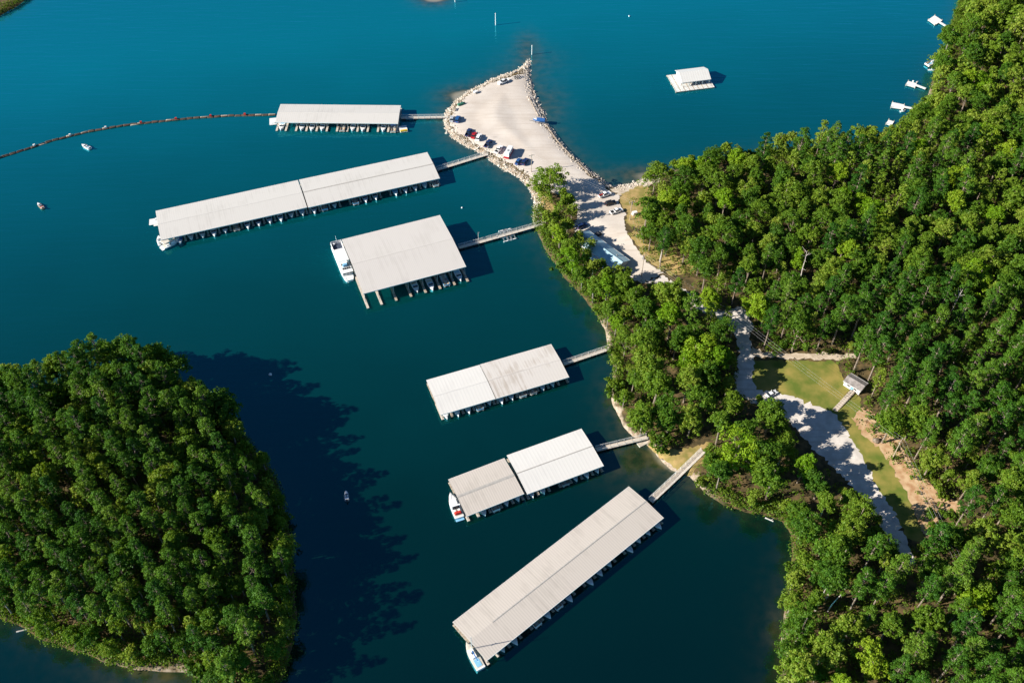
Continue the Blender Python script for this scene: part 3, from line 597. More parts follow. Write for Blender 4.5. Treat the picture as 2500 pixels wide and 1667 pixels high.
def place_tree(x, y, kind, v, H, z_):
    where, g = spot(x, y, z_)
    if kind == 'pine':
        k = v % len(PN); tr_, cr_, _ = PN[k]; s = H / PN_H[k]; nm = 'pine_tree'
        look = ('straight', 'leaning', 'narrow', 'full')[k % 4] + (' tall' if H > 20 else (' middling' if H > 13.5 else ' young'))
        lab = f'{look} dark green pine {where}'; cat = 'pine tree'; m_ = None
    else:
        k = v % len(BL); tr_, cr_, _ = BL[k]; s = H / BL_H[k]; nm = 'broadleaf_tree'
        bright = (v // 10) % 5 == 0 and z_ != 'isle'
        look = ('round', 'upright', 'spreading', 'thin crowned')[k % 4] + (' bright' if bright else ' mid') + ' green ' + ('large' if H > 15 else ('middling' if H > 10.5 else 'small'))
        lab = f'{look} broadleaf tree {where}'; cat = 'tree'; m_ = M['leafbright'] if bright else None
    o = thing(nm, lab, cat, (x, y, hgt(x, y)), rnd.uniform(0, 6.28), f'{cat}s {where}')
    wd = s * rnd.uniform(.9, 1.15) * (1.9 if z_ == 'neck' else (1.3 if z_ == 'belt' else 1))
    for n_, me in (('trunk', tr_), ('crown', cr_)):
        c = bpy.data.objects.new(n_, me); COL.objects.link(c); c.parent = o; c.scale = (wd, wd, s)
        if m_ and n_ == 'crown': c.material_slots[0].link = 'OBJECT'; c.material_slots[0].material = m_
def depth(t): return math.sqrt(t[0] ** 2 + t[1] ** 2 + CAM_H ** 2)
rest = []
for kk in ('pine', 'broad'):
    L_ = [t for t in TREES if t[2] == kk]
    vis = lambda t: (lambda q: -30 < q[0] < 2530 and -30 < q[1] < 1760)(proj(t[0], t[1], hgt(t[0], t[1]) + t[4] * .6))
    L_.sort(key=lambda t: (0 if vis(t) else 1, depth(t) / t[4]))
    for t in L_[:300]: place_tree(*t)
    rest += L_[300:]
print('TREES', len(TREES), 'pines', sum(t[2] == 'pine' for t in TREES), 'in the mass', len(rest))
if rest:                                               # beyond 300 of a kind: one mass of real crowns
    CO = []; TI = []; tb = MB()
    for (x, y, kind, v, H, z_) in rest:
        src = PN if kind == 'pine' else BL; k = v % len(src); co, ti = src[k][2]; s = H / (PN_H if kind == 'pine' else BL_H)[k]
        sel = np.random.default_rng(v).random(len(ti)) < .22; q = co.reshape(-1, 4, 3)[sel]; cen = q.mean(1, keepdims=True); q = (cen + (q - cen) * 1.9) * s
        a = rnd.uniform(0, 6.28); c, sn = math.cos(a), math.sin(a); z0 = hgt(x, y)
        q = np.stack([q[..., 0] * c - q[..., 1] * sn + x, q[..., 0] * sn + q[..., 1] * c + y, q[..., 2] + z0], -1)
        CO.append(q.reshape(-1, 3)); TI.append(np.clip(ti[sel] * .5 + rnd.random() * .5, 0, 1)); tb.tube((x, y, z0 - .5), (x, y, z0 + H * .8), .28, .06, 5, False)
    o = thing('forest', 'mass of further trees filling the wooded shores', 'forest'); o['kind'] = 'stuff'
    link('crown', quads_mesh('forest_crowns', np.concatenate(CO), np.concatenate(TI)), 'leaf', o)['kind'] = 'stuff'; tb.obj('trunk', 'bark', o)['kind'] = 'stuff'

# bushes at the wood's edge, one by one, and undergrowth as a mass
def bush_mesh(seed):
    r = np.random.default_rng(seed); C = []; Q = []
    for _ in range(14): d = r.normal(size=3) * .55; C.append((d[0], d[1], .5 + abs(d[2]) * .9)); Q.append(r.uniform(.35, .6))
    return quads_mesh('foliage', *leaf_arrays(C, Q, 45, .30, r))
BU = [bush_mesh(300 + i) for i in range(5)]
for me in BU: me.materials.append(M['bushleaf'])
def stem_mesh():
    mb = MB()
    for k in range(5): a = k * 1.26; mb.tube((0, 0, -.3), (math.cos(a) * .5, math.sin(a) * .5, 1.0), .05, .02, 4, False)
    me = mb.mesh('stem'); me.materials.append(M['bark']); return me
STEM = stem_mesh()
def bush(x, y, s, label, group):
    o = thing('bush', label, 'bush', (x, y, hgt(x, y)), rnd.uniform(0, 6.28), group); o.scale = (s, s, s * rnd.uniform(.8, 1.2))
    for n_, me in (('foliage', rnd.choice(BU)), ('stem', STEM)):
        c = bpy.data.objects.new(n_, me); COL.objects.link(c); c.parent = o
nb = 0
for _ in range(9000):
    if nb >= 300: break
    x = rnd.uniform(-190, 250); y = rnd.uniform(95, 480); d = dist(x, y)
    if not (.2 < d < 3.6): continue
    px, py = proj(x, y, 1.5)
    if not (0 < px < 2500 and -20 < py < 1690): continue
    if px < 1640 and py < 552 and px > 1050: continue
    if not free_ground(x, y) or crowded(x, y, 1.6): continue
    if not (in_canopy(px, py - 6) ): continue
    occupy(x, y, 1.6); nb += 1; z_ = zone(x, y)
    where, g = spot(x, y, z_); bush(x, y, rnd.uniform(1.4, 3.0), f'low leafy bush at the waterline {where}', f'waterline bushes {where}')
for px, py, s in ((2128,1022,1.5),(2150,1050,2.0),(2172,1052,1.9),(2185,1098,1.0),(2250,1155,2.4),(2290,1205,2.6),(2308,1258,2.2),(2262,1262,1.8),(2285,1300,2.2),(1898,848,2.4),(1735,1113,2.2),(2215,1110,.9),(2235,1140,1.0)):
    p = G(px, py); bush(p.x, p.y, s, 'bright green bush growing on the bare dirt bank' if px > 2100 else ('round bush beside the dirt track' if py < 900 else 'round bush beside the sandy clearing'), 'bushes on the dirt bank' if px > 2100 else None)
CO = []; TI = []
ug = np.random.default_rng(5)
pts = []
for (x, y, kind, v, H, z_) in TREES:
    for _ in range(12):
        xx = x + ug.normal() * 4; yy = y + ug.normal() * 4
        if dist(xx, yy) > .6 and free_ground(xx, yy): pts.append((xx, yy, hgt(xx, yy) + ug.uniform(.4, 1.8)))
for j_, i_ in zip(*np.where((GD > -.6) & (GD < 3.6) & (BARE < .5))):
    for _ in range(2):
        x = GX[i_] + ug.uniform(-.8, .8); y = GY[j_] + ug.uniform(-.8, .8)
        if dist(x, y) > -.4 and in_reach(x, y, 0) and grid_at(GE, x, y) > .5: pts.append((x, y, max(hgt(x, y), 0) + ug.uniform(.3, 2.0)))
print('undergrowth clumps', len(pts))
co, ti = leaf_arrays(pts, ug.uniform(.8, 2.0, len(pts)), 24, .55, ug)
tag(link('undergrowth', quads_mesh('undergrowth', co, ti), 'bushleaf'), 'low green undergrowth on the forest floor', 'undergrowth', kind='stuff')

# dead snags and fallen logs
def snag(px, py, H, lean, label, ground=True):
    p = G(px, py); o = thing('dead_tree', label, 'dead tree', p, 0); mb = MB(); top = Vector((lean[0], lean[1], H)); n = 4; prev = Vector((0, 0, -.5))
    for i in range(n): q = top * ((i + 1) / n) + Vector((rnd.uniform(-.2, .2), rnd.uniform(-.2, .2), 0)); mb.tube(prev, q, .26 - .05 * i, .26 - .05 * (i + 1), 6, False); prev = q
    mb.obj('trunk', 'dead', o); b = MB()
    for _ in range(7): a = rnd.uniform(0, 6.28); s = top * rnd.uniform(.5, .97); b.tube(s, s + Vector((math.cos(a), math.sin(a), .7)) * rnd.uniform(1.2, 3), .08, .02, 4, False)
    b.obj('branches', 'dead', o)
snag(366, 1000, 17, (-1, 1), 'bleached bare snag among the dark island pines')
snag(1610, 640, 17, (.8, .5), 'bare grey snag at the forest edge by the parking area')
snag(2020, 1492, 15, (2.2, .5), 'pale leaning dead trunk above the cove by the lower road')
snag(1990, 1490, 14, (.5, .8), 'upright bare dead trunk beside a leaning pale trunk')
snag(1950, 700, 18, (-.8, .4), 'dead forked snag deep in the forest above the dirt track')
snag(2300, 800, 19, (1.2, .3), 'tall bare dead pine high on the slope above the shed')
def log(px0, py0, px1, py1, label, z=.15):
    a = P(px0, py0, z); b = P(px1, py1, z); c = (a + b) / 2; o = thing('fallen_log', label, 'log', (c.x, c.y, 0)); m_ = MB(); m_.tube(a - o.location, b - o.location, .26, .16, 7); m_.obj('trunk', 'dead', o)
    k = MB(); k.tube((b - o.location).lerp(a - o.location, .3), (b - o.location).lerp(a - o.location, .2) + Vector((.6, .5, .5)), .08, .03, 5); k.obj('branch_stub', 'dead', o)
log(40, 1542, 80, 1532, 'pale log floating in the shaded water beside the island')
log(1868, 1263, 1888, 1272, 'bleached log lying in the water below overhanging trees')

# ------------------------------------------------------------------ boats
def hull_rings(L, B, Hs, n=11, flare=.72):
    """stations from stern (x = -L/2) to bow (x = L/2); each a ring keel to gunwale and back"""
    st = []
    for i in range(n):
        t = i / (n - 1); b = B / 2 * (1 - max(0, (t - .42) / .58) ** 2.3 * .985) * (.94 + .06 * min(1, t * 4)); sh = Hs * (1 + .35 * t * t); kz = -.25 + .35 * max(0, (t - .6) / .4) ** 2
        x = -L / 2 + L * t; st.append((x, b, sh, kz))
    return st
def hull_mesh(L, B, Hs):
    mb = MB(); R_ = []
    for x, b, sh, kz in hull_rings(L, B, Hs): R_.append([(x, 0, kz), (x, b * .72, kz + .16), (x, b, sh), (x, b * .86, sh + .03), (x, -b * .86, sh + .03), (x, -b, sh), (x, -b * .72, kz + .16)])
    mb.loft(R_); return mb.mesh('hull')
def deck_mesh(L, B, Hs, t0, t1, ins=.9):
    """foredeck plate from t0 to t1 of the length"""
    st = [q for q in hull_rings(L, B, Hs, 31)]; mb = MB(); row = []
    for i, (x, b, sh, kz) in enumerate(st):
        t = i / 30
        if t0 <= t <= t1: row.append([(x, b * ins, sh + .035), (x, b * ins * .5, sh + .10), (x, -b * ins * .5, sh + .10), (x, -b * ins, sh + .035), (x, -b * ins * .9, sh + .01), (x, b * ins * .9, sh + .01)])
    mb.loft(row); return mb.mesh('deck')
def runabout(o, L, B, hullm='white', inner='tan', style='open', cover='blue'):
    Hs = .16 * B + .3
    part('hull', shared(('hull', L, B), lambda: hull_mesh(L, B, Hs)), hullm, o)
    part('foredeck', shared(('fd', L, B), lambda: deck_mesh(L, B, Hs, .62, .97)), 'white', o)
    if style == 'cover':
        part('boat_cover', shared(('cv', L, B), lambda: deck_mesh(L, B, Hs + .12, .03, .72, 1.0)), cover, o)
    else:
        part('cockpit', shared(('ck', L, B), lambda: MB().box(-L * .42, L * .12, -B * .36, B * .36, Hs + .035, Hs + .05).mesh()), inner, o)
        part('windshield', shared(('ws', L, B), lambda: MB().prism([(L * .10, Hs + .06), (L * .14, Hs + .06), (L * .08, Hs + .55), (L * .06, Hs + .55)], -B * .36, B * .36).mesh()), 'glass', o)
        for yy in (-.2, .2):
            st = part('seat', shared(('seat', B), lambda: MB().box(-.3, .3, -B * .12, B * .12, 0, .28, .04, .04).mesh()), 'ltblue' if inner != 'ltblue' else 'white', o, (-L * .02, yy * B, Hs + .05))
            part('seat_back', shared(('sb', B), lambda: MB().box(-.38, -.26, -B * .12, B * .12, .1, .62).mesh()), 'white', st)
        part('stern_bench', shared(('bench', L, B), lambda: MB().box(-L * .42, -L * .34, -B * .34, B * .34, Hs + .05, Hs + .32, .03, .03).mesh()), 'white', o)
    eg = part('outboard_motor', shared('ob', lambda: MB().box(-.32, .3, -.22, .22, .25, .75, .08, .06).mesh()), 'dark', o, (-L / 2 - .15, 0, Hs))
    part('leg', shared('obl', lambda: MB().box(-.1, .12, -.07, .07, -.9, .26).mesh()), 'grey', eg)
    if style == 'bimini':
        cn = part('canopy', shared(('bim', L, B), lambda: MB().loft([[(x, y, Hs + 1.5 + .12 * (1 - (2 * y / B) ** 2)) for y in np.linspace(-B * .42, B * .42, 5)] + [(x, y, Hs + 1.46 + .12 * (1 - (2 * y / B) ** 2)) for y in np.linspace(B * .42, -B * .42, 5)] for x in (-L * .32, -L * .05, L * .16)]).mesh()), cover, o)
        for sx_ in (-1, 1):
            for xx in (-.28, .12): part('canopy_pole', shared(('cp', Hs), lambda: MB().tube((0, 0, 0), (0, 0, 1.45), .025, n=5).mesh()), 'steel', cn, (xx * L, sx_ * B * .40, Hs + .05))
def pontoon(o, L, B, fence='white', canopy='blue', can=True):
    part('deck', shared(('pd', L, B), lambda: MB().box(-L / 2, L / 2, -B / 2, B / 2, .42, .54, 0, 0).mesh()), 'cream', o)
    for s in (-1, 1):
        part('pontoon_tube', shared(('pt', L), lambda: MB().tube((-L / 2 - .2, 0, .1), (L / 2 - .5, 0, .1), .32, n=10).tube((L / 2 - .5, 0, .1), (L / 2 + .25, 0, .32), .32, .05, n=10).mesh('pt', True)), 'steel', o, (0, s * B * .34, 0))
        part('side_rail', shared(('pr', L), lambda: MB().box(-L * .44, L * .46, -.03, .03, .56, 1.12).mesh()), fence, o, (0, s * B * .48, 0))
        part('bench', shared(('pb', L), lambda: MB().box(-L * .40, -L * .12, -.28, .28, .56, .92, .03, .03).mesh()), 'white', o, (0, s * B * .33, 0))
        part('bench', shared(('pb2', L), lambda: MB().box(L * .14, L * .42, -.28, .28, .56, .92, .03, .03).mesh()), 'tan', o, (0, s * B * .33, 0))
    part('front_rail', shared(('pf', B), lambda: MB().box(-.03, .03, -B * .46, B * .46, .56, 1.12).mesh()), fence, o, (L * .47, 0, 0))
    part('console', shared('pc', lambda: MB().box(-.35, .35, -.4, .4, .54, 1.35, .1, .05).mesh()), 'grey', o, (0, B * .2, 0))
    eg = part('outboard_motor', shared('ob', lambda: MB().box(-.32, .3, -.22, .22, .25, .75, .08, .06).mesh()), 'dark', o, (-L / 2 - .2, 0, .4))
    if can:
        c = part('canopy', shared(('pcan', L, B), lambda: MB().loft([[(x, y, 2.35 + .15 * (1 - (2 * y / B) ** 2)) for y in np.linspace(-B * .48, B * .48, 5)] + [(x, y, 2.30 + .15 * (1 - (2 * y / B) ** 2)) for y in np.linspace(B * .48, -B * .48, 5)] for x in (-L * .42, -L * .2, L * .08)]).mesh()), canopy, o)
        for sx_ in (-1, 1):
            for xx in (-.38, .04): part('canopy_pole', shared('pcp', lambda: MB().tube((0, 0, .54), (0, 0, 2.3), .025, n=5).mesh()), 'steel', c, (xx * L, sx_ * B * .46, 0))
def cruiser(o, L, B, arch=True, cover=None):
    Hs = .95
    part('hull', shared(('hull', L, B, 'c'), lambda: hull_mesh(L, B, Hs)), 'white', o)
    part('foredeck', shared(('fd', L, B, 'c'), lambda: deck_mesh(L, B, Hs, .48, .98, .94)), 'white', o)
    cb = part('cabin', shared(('cab', L, B), lambda: MB().box(-L * .12, L * .22, -B * .34, B * .34, Hs + .05, Hs + .75, .35, .22).mesh()), 'white', o)
    part('windshield', shared(('cw', L, B), lambda: MB().box(-L * .15, -L * .06, -B * .36, B * .36, Hs + .3, Hs + 1.15, .12, .15).mesh()), 'glass', cb)
    for k in range(2): part('deck_hatch', shared('hatch', lambda: MB().box(-.28, .28, -.25, .25, 0, .06, .03, .03).mesh()), 'glass', cb, (L * (.24 + .09 * k), 0, Hs + .13))
    ck = part('cockpit', shared(('cck', L, B), lambda: MB().box(-L * .44, -L * .15, -B * .36, B * .36, Hs + .04, Hs + .07).mesh()), 'cream', o)
    for s in (-1, 1): part('seat', shared(('cs', L), lambda: MB().box(-.5, .5, -.35, .35, 0, .45, .05, .05).mesh()), 'white', ck, (-L * .24, s * B * .22, Hs + .07))
    if arch: part('radar_arch', shared(('ra', B), lambda: MB().box(-.2, .2, -B * .42, -B * .34, Hs, Hs + 1.9).box(-.2, .2, B * .34, B * .42, Hs, Hs + 1.9).box(-.25, .25, -B * .42, B * .42, Hs + 1.9, Hs + 2.02).mesh()), 'white', o, (-L * .14, 0, 0))
    if cover: part('cockpit_cover', shared(('cc', L, B), lambda: MB().box(-L * .40, -L * .27, -B * .36, B * .36, Hs + .3, Hs + .85, .25, .3).mesh()), cover, o)
    part('swim_platform', shared(('sp', B), lambda: MB().box(-.9, 0, -B * .42, B * .42, .25, .36).mesh()), 'ltblue' if cover else 'white', o, (-L / 2, 0, 0))
    part('bow_rail', shared(('br', L, B), lambda: MB().tube((L * .1, B * .44, Hs + .7), (L * .36, B * .26, Hs + .75), .03, n=5).tube((L * .36, B * .26, Hs + .75), (L * .5, 0, Hs + .8), .03, n=5).tube((L * .1, -B * .44, Hs + .7), (L * .36, -B * .26, Hs + .75), .03, n=5).tube((L * .36, -B * .26, Hs + .75), (L * .5, 0, Hs + .8), .03, n=5).mesh()), 'steel', o)
def heading(a, b): return math.atan2(b.y - a.y, b.x - a.x)
def boat_at(name, label, stern, bow, cat='boat', group=None, z=0.0):
    a = P(*stern, .5); b = P(*bow, .5); c = (a + b) / 2
    return thing(name, label, cat, (c.x, c.y, z), heading(a, b), group), (b - a).length

# ------------------------------------------------------------------ covered docks
ORD = ['first','second','third','fourth','fifth','sixth','seventh','eighth','ninth','tenth','eleventh','twelfth','thirteenth','fourteenth','fifteenth','sixteenth','seventeenth','eighteenth']
def dock(corn, eave, label, group, roofm, slips, fing, boats, where, ridge_m=None, rise=.035, deckm='wood', skip_end=0, ridge_w=.5, lit=(), ridge_span=(0, 1), back=None):
    """corn: photo corners of the eaves, back left, back right, front right, front left"""
    q = [P(a, b, eave) for a, b in corn]; c = sum(q, Vector()) / 4; ux = ((q[1] - q[0]) + (q[2] - q[3])); ux.z = 0; ux.normalize(); uy = Vector((-ux.y, ux.x, 0))
    L = ((q[1] - q[0]).length + (q[2] - q[3]).length) / 2; W = ((q[3] - q[0]).length + (q[2] - q[1]).length) / 2
    o = thing('covered_dock', label, 'boat dock', (c.x, c.y, 0), math.atan2(ux.y, ux.x), group); rz = eave + rise * W
    for s in (-1, 1):
        me = MB().add([(-L / 2, s * W / 2, eave), (L / 2, s * W / 2, eave), (L / 2, 0, rz), (-L / 2, 0, rz), (-L / 2, s * W / 2, eave - .16), (L / 2, s * W / 2, eave - .16), (L / 2, 0, rz - .16), (-L / 2, 0, rz - .16)],
                      [(0,1,2,3), (7,6,5,4), (0,4,5,1), (2,6,7,3), (1,5,6,2), (3,7,4,0)]).mesh('roof_slope')
        sl = part('roof_slope', me, roofm, o)
        part('eave_trim', MB().box(-L / 2 - .02, L / 2 + .02, -.05, .05, eave - .34, eave + .03).mesh(), 'whitepaint', sl, (0, s * (W / 2 + .055), 0))
    x0, x1 = -L / 2 + L * ridge_span[0], -L / 2 + L * ridge_span[1]
    part('ridge_cap', MB().prism([(-ridge_w, -.02 - ridge_w * rise * 2), (0, .06), (ridge_w, -.02 - ridge_w * rise * 2), (0, -.06)], x0, x1).mesh(), ridge_m or roofm, o, (0, 0, rz + .04), (0, 0, 0)).rotation_euler = (0, 0, math.pi / 2)
    part('main_walkway', MB().box(-L / 2 + .2, L / 2 - .2, -1.1, 1.1, .35, .6).mesh(), deckm, o)
    p_ = L / slips; yf = W / 2
    fm = MB().box(-.45, .45, 0, yf - 1.1 + fing, .35, .6).mesh(); ft = MB().box(-.4, .4, .5, yf - 1.5 + fing, -.25, .34).mesh()
    pm = MB().box(-.09, .09, -.09, .09, .6, eave - .1).mesh(); pm2 = MB().box(-.09, .09, -.09, .09, .6, rz - .2).mesh()
    for i in range(slips + 1):
        x = -L / 2 + min(max(p_ * i, .5), L - .5)
        f = part('finger_pier', fm, 'pale_wood' if i in lit else deckm, o, (x, -1.1, 0), (0, 0, math.pi)); part('float', ft, 'dark', f)  # fingers out in the sun get paler wood, sunlight put into the colour
        if i % 2 == 0: part('finger_pier', fm, deckm, o, (x, 1.1, 0))
        part('post', pm, 'steel', o, (x, -W / 2 + .35, 0)); part('post', pm2, 'steel', o, (x, -.6, 0))
        if i % 2 == 0 or i == slips: part('post', pm, 'steel', o, (x, W / 2 - .35, 0))
    R3 = Matrix.Rotation(math.atan2(ux.y, ux.x), 3, 'Z')
    for i, b in enumerate(boats[:slips]):
        if b is None or b == '-': continue
        kind, out = b; Bm = min(2.6, p_ - 1.45) if kind != 'P' else min(2.6, p_ - 1.3); Lb = min(6.6, W / 2 - 1.5 + out * .5)
        yb = -(W / 2 + out - Lb / 2); pos = R3 @ Vector((-L / 2 + p_ * (i + .5), yb, 0))
        t = thing({'R': 'motorboat', 'C': 'motorboat', 'B': 'motorboat', 'P': 'pontoon_boat', 'G': 'motorboat', 'J': 'rowing_boat'}[kind],
                  {'R': 'white open motorboat', 'C': 'motorboat under a blue cover', 'B': 'motorboat with a blue canopy', 'P': 'pontoon boat with railings', 'G': 'green motorboat', 'J': 'small pale motorboat'}[kind]
                  + f' in {ORD[i]} slip from lake end, {where}', 'boat', (c.x + pos.x, c.y + pos.y, .05), math.atan2(ux.y, ux.x) - math.pi / 2, 'boats in slips of ' + where)
        Lb = round(Lb, 1); Bm = round(Bm, 1)
        if kind == 'P': pontoon(t, Lb, Bm, rnd.choice(['white', 'ltblue', 'grey']), 'blue', rnd.random() < .5)
        elif kind == 'C': runabout(t, Lb, Bm, 'white', 'tan', 'cover', rnd.choice(['blue', 'ltblue', 'deckblue']))
        elif kind == 'B': runabout(t, Lb, Bm, 'white', 'ltblue', 'bimini', 'blue')
        elif kind == 'G': runabout(t, Lb, Bm, 'green', 'tan', 'open')
        else: runabout(t, Lb, Bm, 'white', rnd.choice(['tan', 'ltblue', 'cream']), 'open')
    return o
def bl(s, out=1.4): return [None if c == '-' else (c, out + rnd.uniform(-.5, .7)) for c in s]
dock([(684.4,255.2),(978,258.2),(972.5,301.5),(672,298.5)], 3.6, 'short white gable roofed dock beside the log boom', None, 'roof_grey', 12, 2.3, bl('J-RRR-PRR-RP', 2.0), 'dock by the log boom', lit=range(13), deckm='pale_wood')
dock([(380.2,515.7),(728.2,439.9),(748.3,506.3),(391.9,585.8)], 3.5, 'grey white roofed dock section at the lake end of the longest dock', 'longest dock sections', 'roof_grey', 13, .5, bl('-CJRRCPRCBRRC', 1.0), 'longest dock lake half', deckm='wood', ridge_w=.35)
dock([(731,439.5),(1043,372.1),(1074.3,435.3),(751.6,506.3)], 3.5, 'grey white roofed dock section at the shore end of the longest dock', 'longest dock sections', 'roof_grey', 13, .5, bl('JPC-PBR-CRJCP', .9), 'longest dock shore half', deckm='wood', ridge_w=.35, ridge_m='ridge')
dock([(832.4,586.2),(1073.6,525.4),(1138.6,650.8),(888.8,715.6)], 5.6, 'wide cream roofed dock with a houseboat moored alongside', None, 'roof_pink', 7, 3.2, bl('---JRPJ', 2.2), 'the wide dock', rise=.03, lit=(0, 1), ridge_w=.3)
dock([(1041,928.6),(1171,890.5),(1209.5,973.3),(1076.2,1011.9)], 2.9, 'clean white roofed dock section beside a streaked roofed one', 'streaked pair of docks', 'roof_white', 5, .4, bl('JCRPC', .8), 'clean white dock section', lit=(0,), ridge_w=.3)
dock([(1171.9,890),(1346,840.5),(1389.3,919.8),(1211.4,972.6)], 2.9, 'dock section with rust streaked pale roof next to the clean one', 'streaked pair of docks', 'roof_streak', 7, .4, bl('RCPPJR-', .8), 'rust streaked dock section', ridge_w=.3)
dock([(1095,1170),(1231,1118.8),(1280.3,1203.8),(1138.6,1259.9)], 3.0, 'tan ribbed roof dock section with a wide grey ridge vent', 'tan and white pair of docks', 'roof_tan', 5, .5, bl('-CPRR', .9), 'tan vented dock section', ridge_m='ridge', ridge_w=.55, lit=(0, 1))
dock([(1238.7,1111.2),(1419.2,1046.7),(1474.7,1135.9),(1285.9,1205.8)], 3.1, 'bright white roofed dock section next to the tan ribbed one', 'tan and white pair of docks', 'roof_white', 7, .4, bl('BJ-PRCR', .9), 'bright white dock section', ridge_w=.2, ridge_m='ridge')
dock([(1106.4,1518.5),(1534,1187.8),(1621.9,1262.3),(1186.5,1612)], 3.1, 'long narrow tan ribbed roof dock with a sailboat at its end', None, 'roof_tan', 17, .4, bl('-JC-PJPC-CRJ-CRRJ', 1.0), 'long tan dock', ridge_m='ridge', ridge_w=.28, ridge_span=(.0, .88), lit=(0, 1))

# moored and drifting boats
t, L = boat_at('houseboat', 'long white houseboat with slate sun deck beside the wide dock', (821, 602), (855, 686), 'houseboat')
def houseboat(o, L=21.0, B=4.6):
    part('hull', MB().loft([[(x, b, .9), (x, b * .9, -.3), (x, -b * .9, -.3), (x, -b, .9)] for x, b in ((-L/2, B/2), (-L*.3, B/2), (L*.3, B/2), (L*.42, B*.44), (L/2, B*.30))]).mesh(), 'white', o)
    cb = part('cabin', MB().box(-L * .44, L * .36, -B * .43, B * .43, .9, 3.0, .1, .05).mesh(), 'white', o)
    for s in (-1, 1):
        for k in range(5): part('window', MB().box(-.8, .8, -.02, .02, 1.7, 2.5).mesh(), 'glass', cb, (-L * .34 + k * 2.9, s * (B * .43 - .015), 0))
    for yy in (-1, 0, 1): part('window', MB().box(-.03, .03, -.5, .5, 1.6, 2.5).mesh(), 'glass', cb, (L * .36 - .03, yy * 1.25, 0))
    rf = part('roof_deck', MB().box(-L * .48, L * .40, -B * .48, B * .48, 3.0, 3.15).mesh(), 'white', o)
    part('sun_deck', MB().box(-L * .455, -L * .20, -B * .40, B * .40, 3.15, 3.19).mesh(), 'deckblue', rf)
    part('canopy', MB().box(-L * .19, L * .17, -B * .46, B * .46, 4.9, 5.05, .05, .05).mesh(), 'white', o)
    for s in (-1, 1):
        part('deck_rail', MB().box(-L * .47, -L * .19, -.05, .05, 3.15, 4.1).mesh(), 'white', rf, (0, s * B * .46, 0))
        for xx in (-.18, 0, .16): part('canopy_post', MB().tube((0, 0, 3.15), (0, 0, 4.9), .05, n=6).mesh(), 'white', o, (xx * L, s * B * .42, 0))
    part('deck_rail', MB().box(-.05, .05, -B * .46, B * .46, 3.15, 4.1).mesh(), 'white', rf, (-L * .475, 0, 0))
    part('lounger', MB().box(-.9, .9, -.35, .35, 3.2, 3.5, .05, .05).mesh(), 'red', rf, (-L * .23, -B * .22, 0))
    part('cooler', MB().box(-.4, .4, -.35, .35, 3.2, 3.7, .03, .03).mesh(), 'white', rf, (-L * .43, -B * .22, 0))
    cn = part('helm_console', MB().box(L * .19, L * .24, -B * .2, B * .2, 3.15, 4.2, .1, .1).mesh(), 'ltblue', rf)
    for k in range(4): part('seat', MB().box(-.3, .3, -.25, .25, 3.15, 3.75, .03, .03).mesh(), 'dark', rf, (L * .29, (k - 1.5) * .8, 0))
    for k in range(3): part('seat', MB().box(-.3, .3, -.25, .25, 3.15, 3.75, .03, .03).mesh(), 'dark', rf, (L * .155 + .5, (k - 1) * 1.1, 0))
    part('flag_pole', MB().tube((0, 0, 3.1), (-1.4, 0, 5.6), .06, n=5).mesh(), 'white', o, (-L * .47, B * .1, 0))
    part('bow_rail', MB().tube((L * .40, -B * .3, 1.0), (L * .56, -B * .2, .9), .07, n=5).mesh(), 'white', o)
houseboat(t)
t, L = boat_at('cabin_cruiser', 'white cabin cruiser with red canvas moored at the tan dock end', (1121, 1262), (1100, 1208)); cruiser(t, 9.6, 3.3, True, 'red')
t, L = boat_at('cabin_cruiser', 'white cruiser with raised canopy at the corner of the longest dock', (405, 601), (431, 588)); cruiser(t, 7.6, 3.2, True); part('canopy', MB().box(-3.4, -.6, -1.5, 1.5, 2.95, 3.06, .1, .1).mesh(), 'cream', t)
t, L = boat_at('motorboat', 'white open boat with black seat moored outside the longest dock end', (394, 598), (388, 578)); runabout(t, 6.0, 2.6, 'white', 'dark', 'open')
t, L = boat_at('swim_platform', 'small white float tied to the lake end of the longest dock', (369, 542), (384, 540), 'platform')
part('deck', MB().box(-2.0, 2.0, -1.9, 1.9, .3, .5).mesh(), 'whitepaint', t); part('step', MB().box(-.2, 1.9, -2.8, -1.95, .25, .4).mesh(), 'whitepaint', t); part('locker', MB().box(.4, 1.4, .6, 1.5, .5, 1.2, .05, .05).mesh(), 'white', t)
t, L = boat_at('sailboat', 'white sailing yacht with tall bare mast at the long tan dock', (1172, 1628), (1141, 1574), 'sailboat')
part('hull', hull_mesh(9.0, 3.0, .9), 'white', t); part('deck', deck_mesh(9.0, 3.0, .9, .05, .97, .96), 'cream', t)
cb = part('cabin', MB().box(-1.2, 2.2, -.85, .85, .95, 1.5, .3, .2).mesh(), 'white', t); part('hatch', MB().box(.2, .9, -.35, .35, 1.5, 1.56).mesh(), 'glass', cb)
part('cockpit', MB().box(-3.7, -1.3, -.8, .8, 1.02, 1.06).mesh(), 'ltblue', t); ms = part('mast', MB().tube((1.0, 0, .9), (1.0, 0, 11.5), .10, .07, n=7).mesh(), 'whitepaint', t)
part('boom', MB().tube((1.0, 0, 2.2), (-2.8, 0, 2.3), .08, n=6).mesh(), 'whitepaint', ms); part('sail_cover', MB().tube((.8, 0, 2.4), (-2.6, 0, 2.45), .17, .12, n=7).mesh(), 'blue', ms); part('spreader', MB().box(.95, 1.05, -.8, .8, 6.5, 6.58).mesh(), 'whitepaint', ms)
for s in (-1, 1): part('shroud', MB().tube((.9, s * 1.3, 1.0), (1.0, 0, 11.2), .02, n=4).mesh(), 'steel', ms)
t, L = boat_at('speedboat', 'white speedboat drifting beside the floating log boom', (221, 364), (199, 353)); runabout(t, 5.4, 2.2, 'white', 'ltblue', 'open')
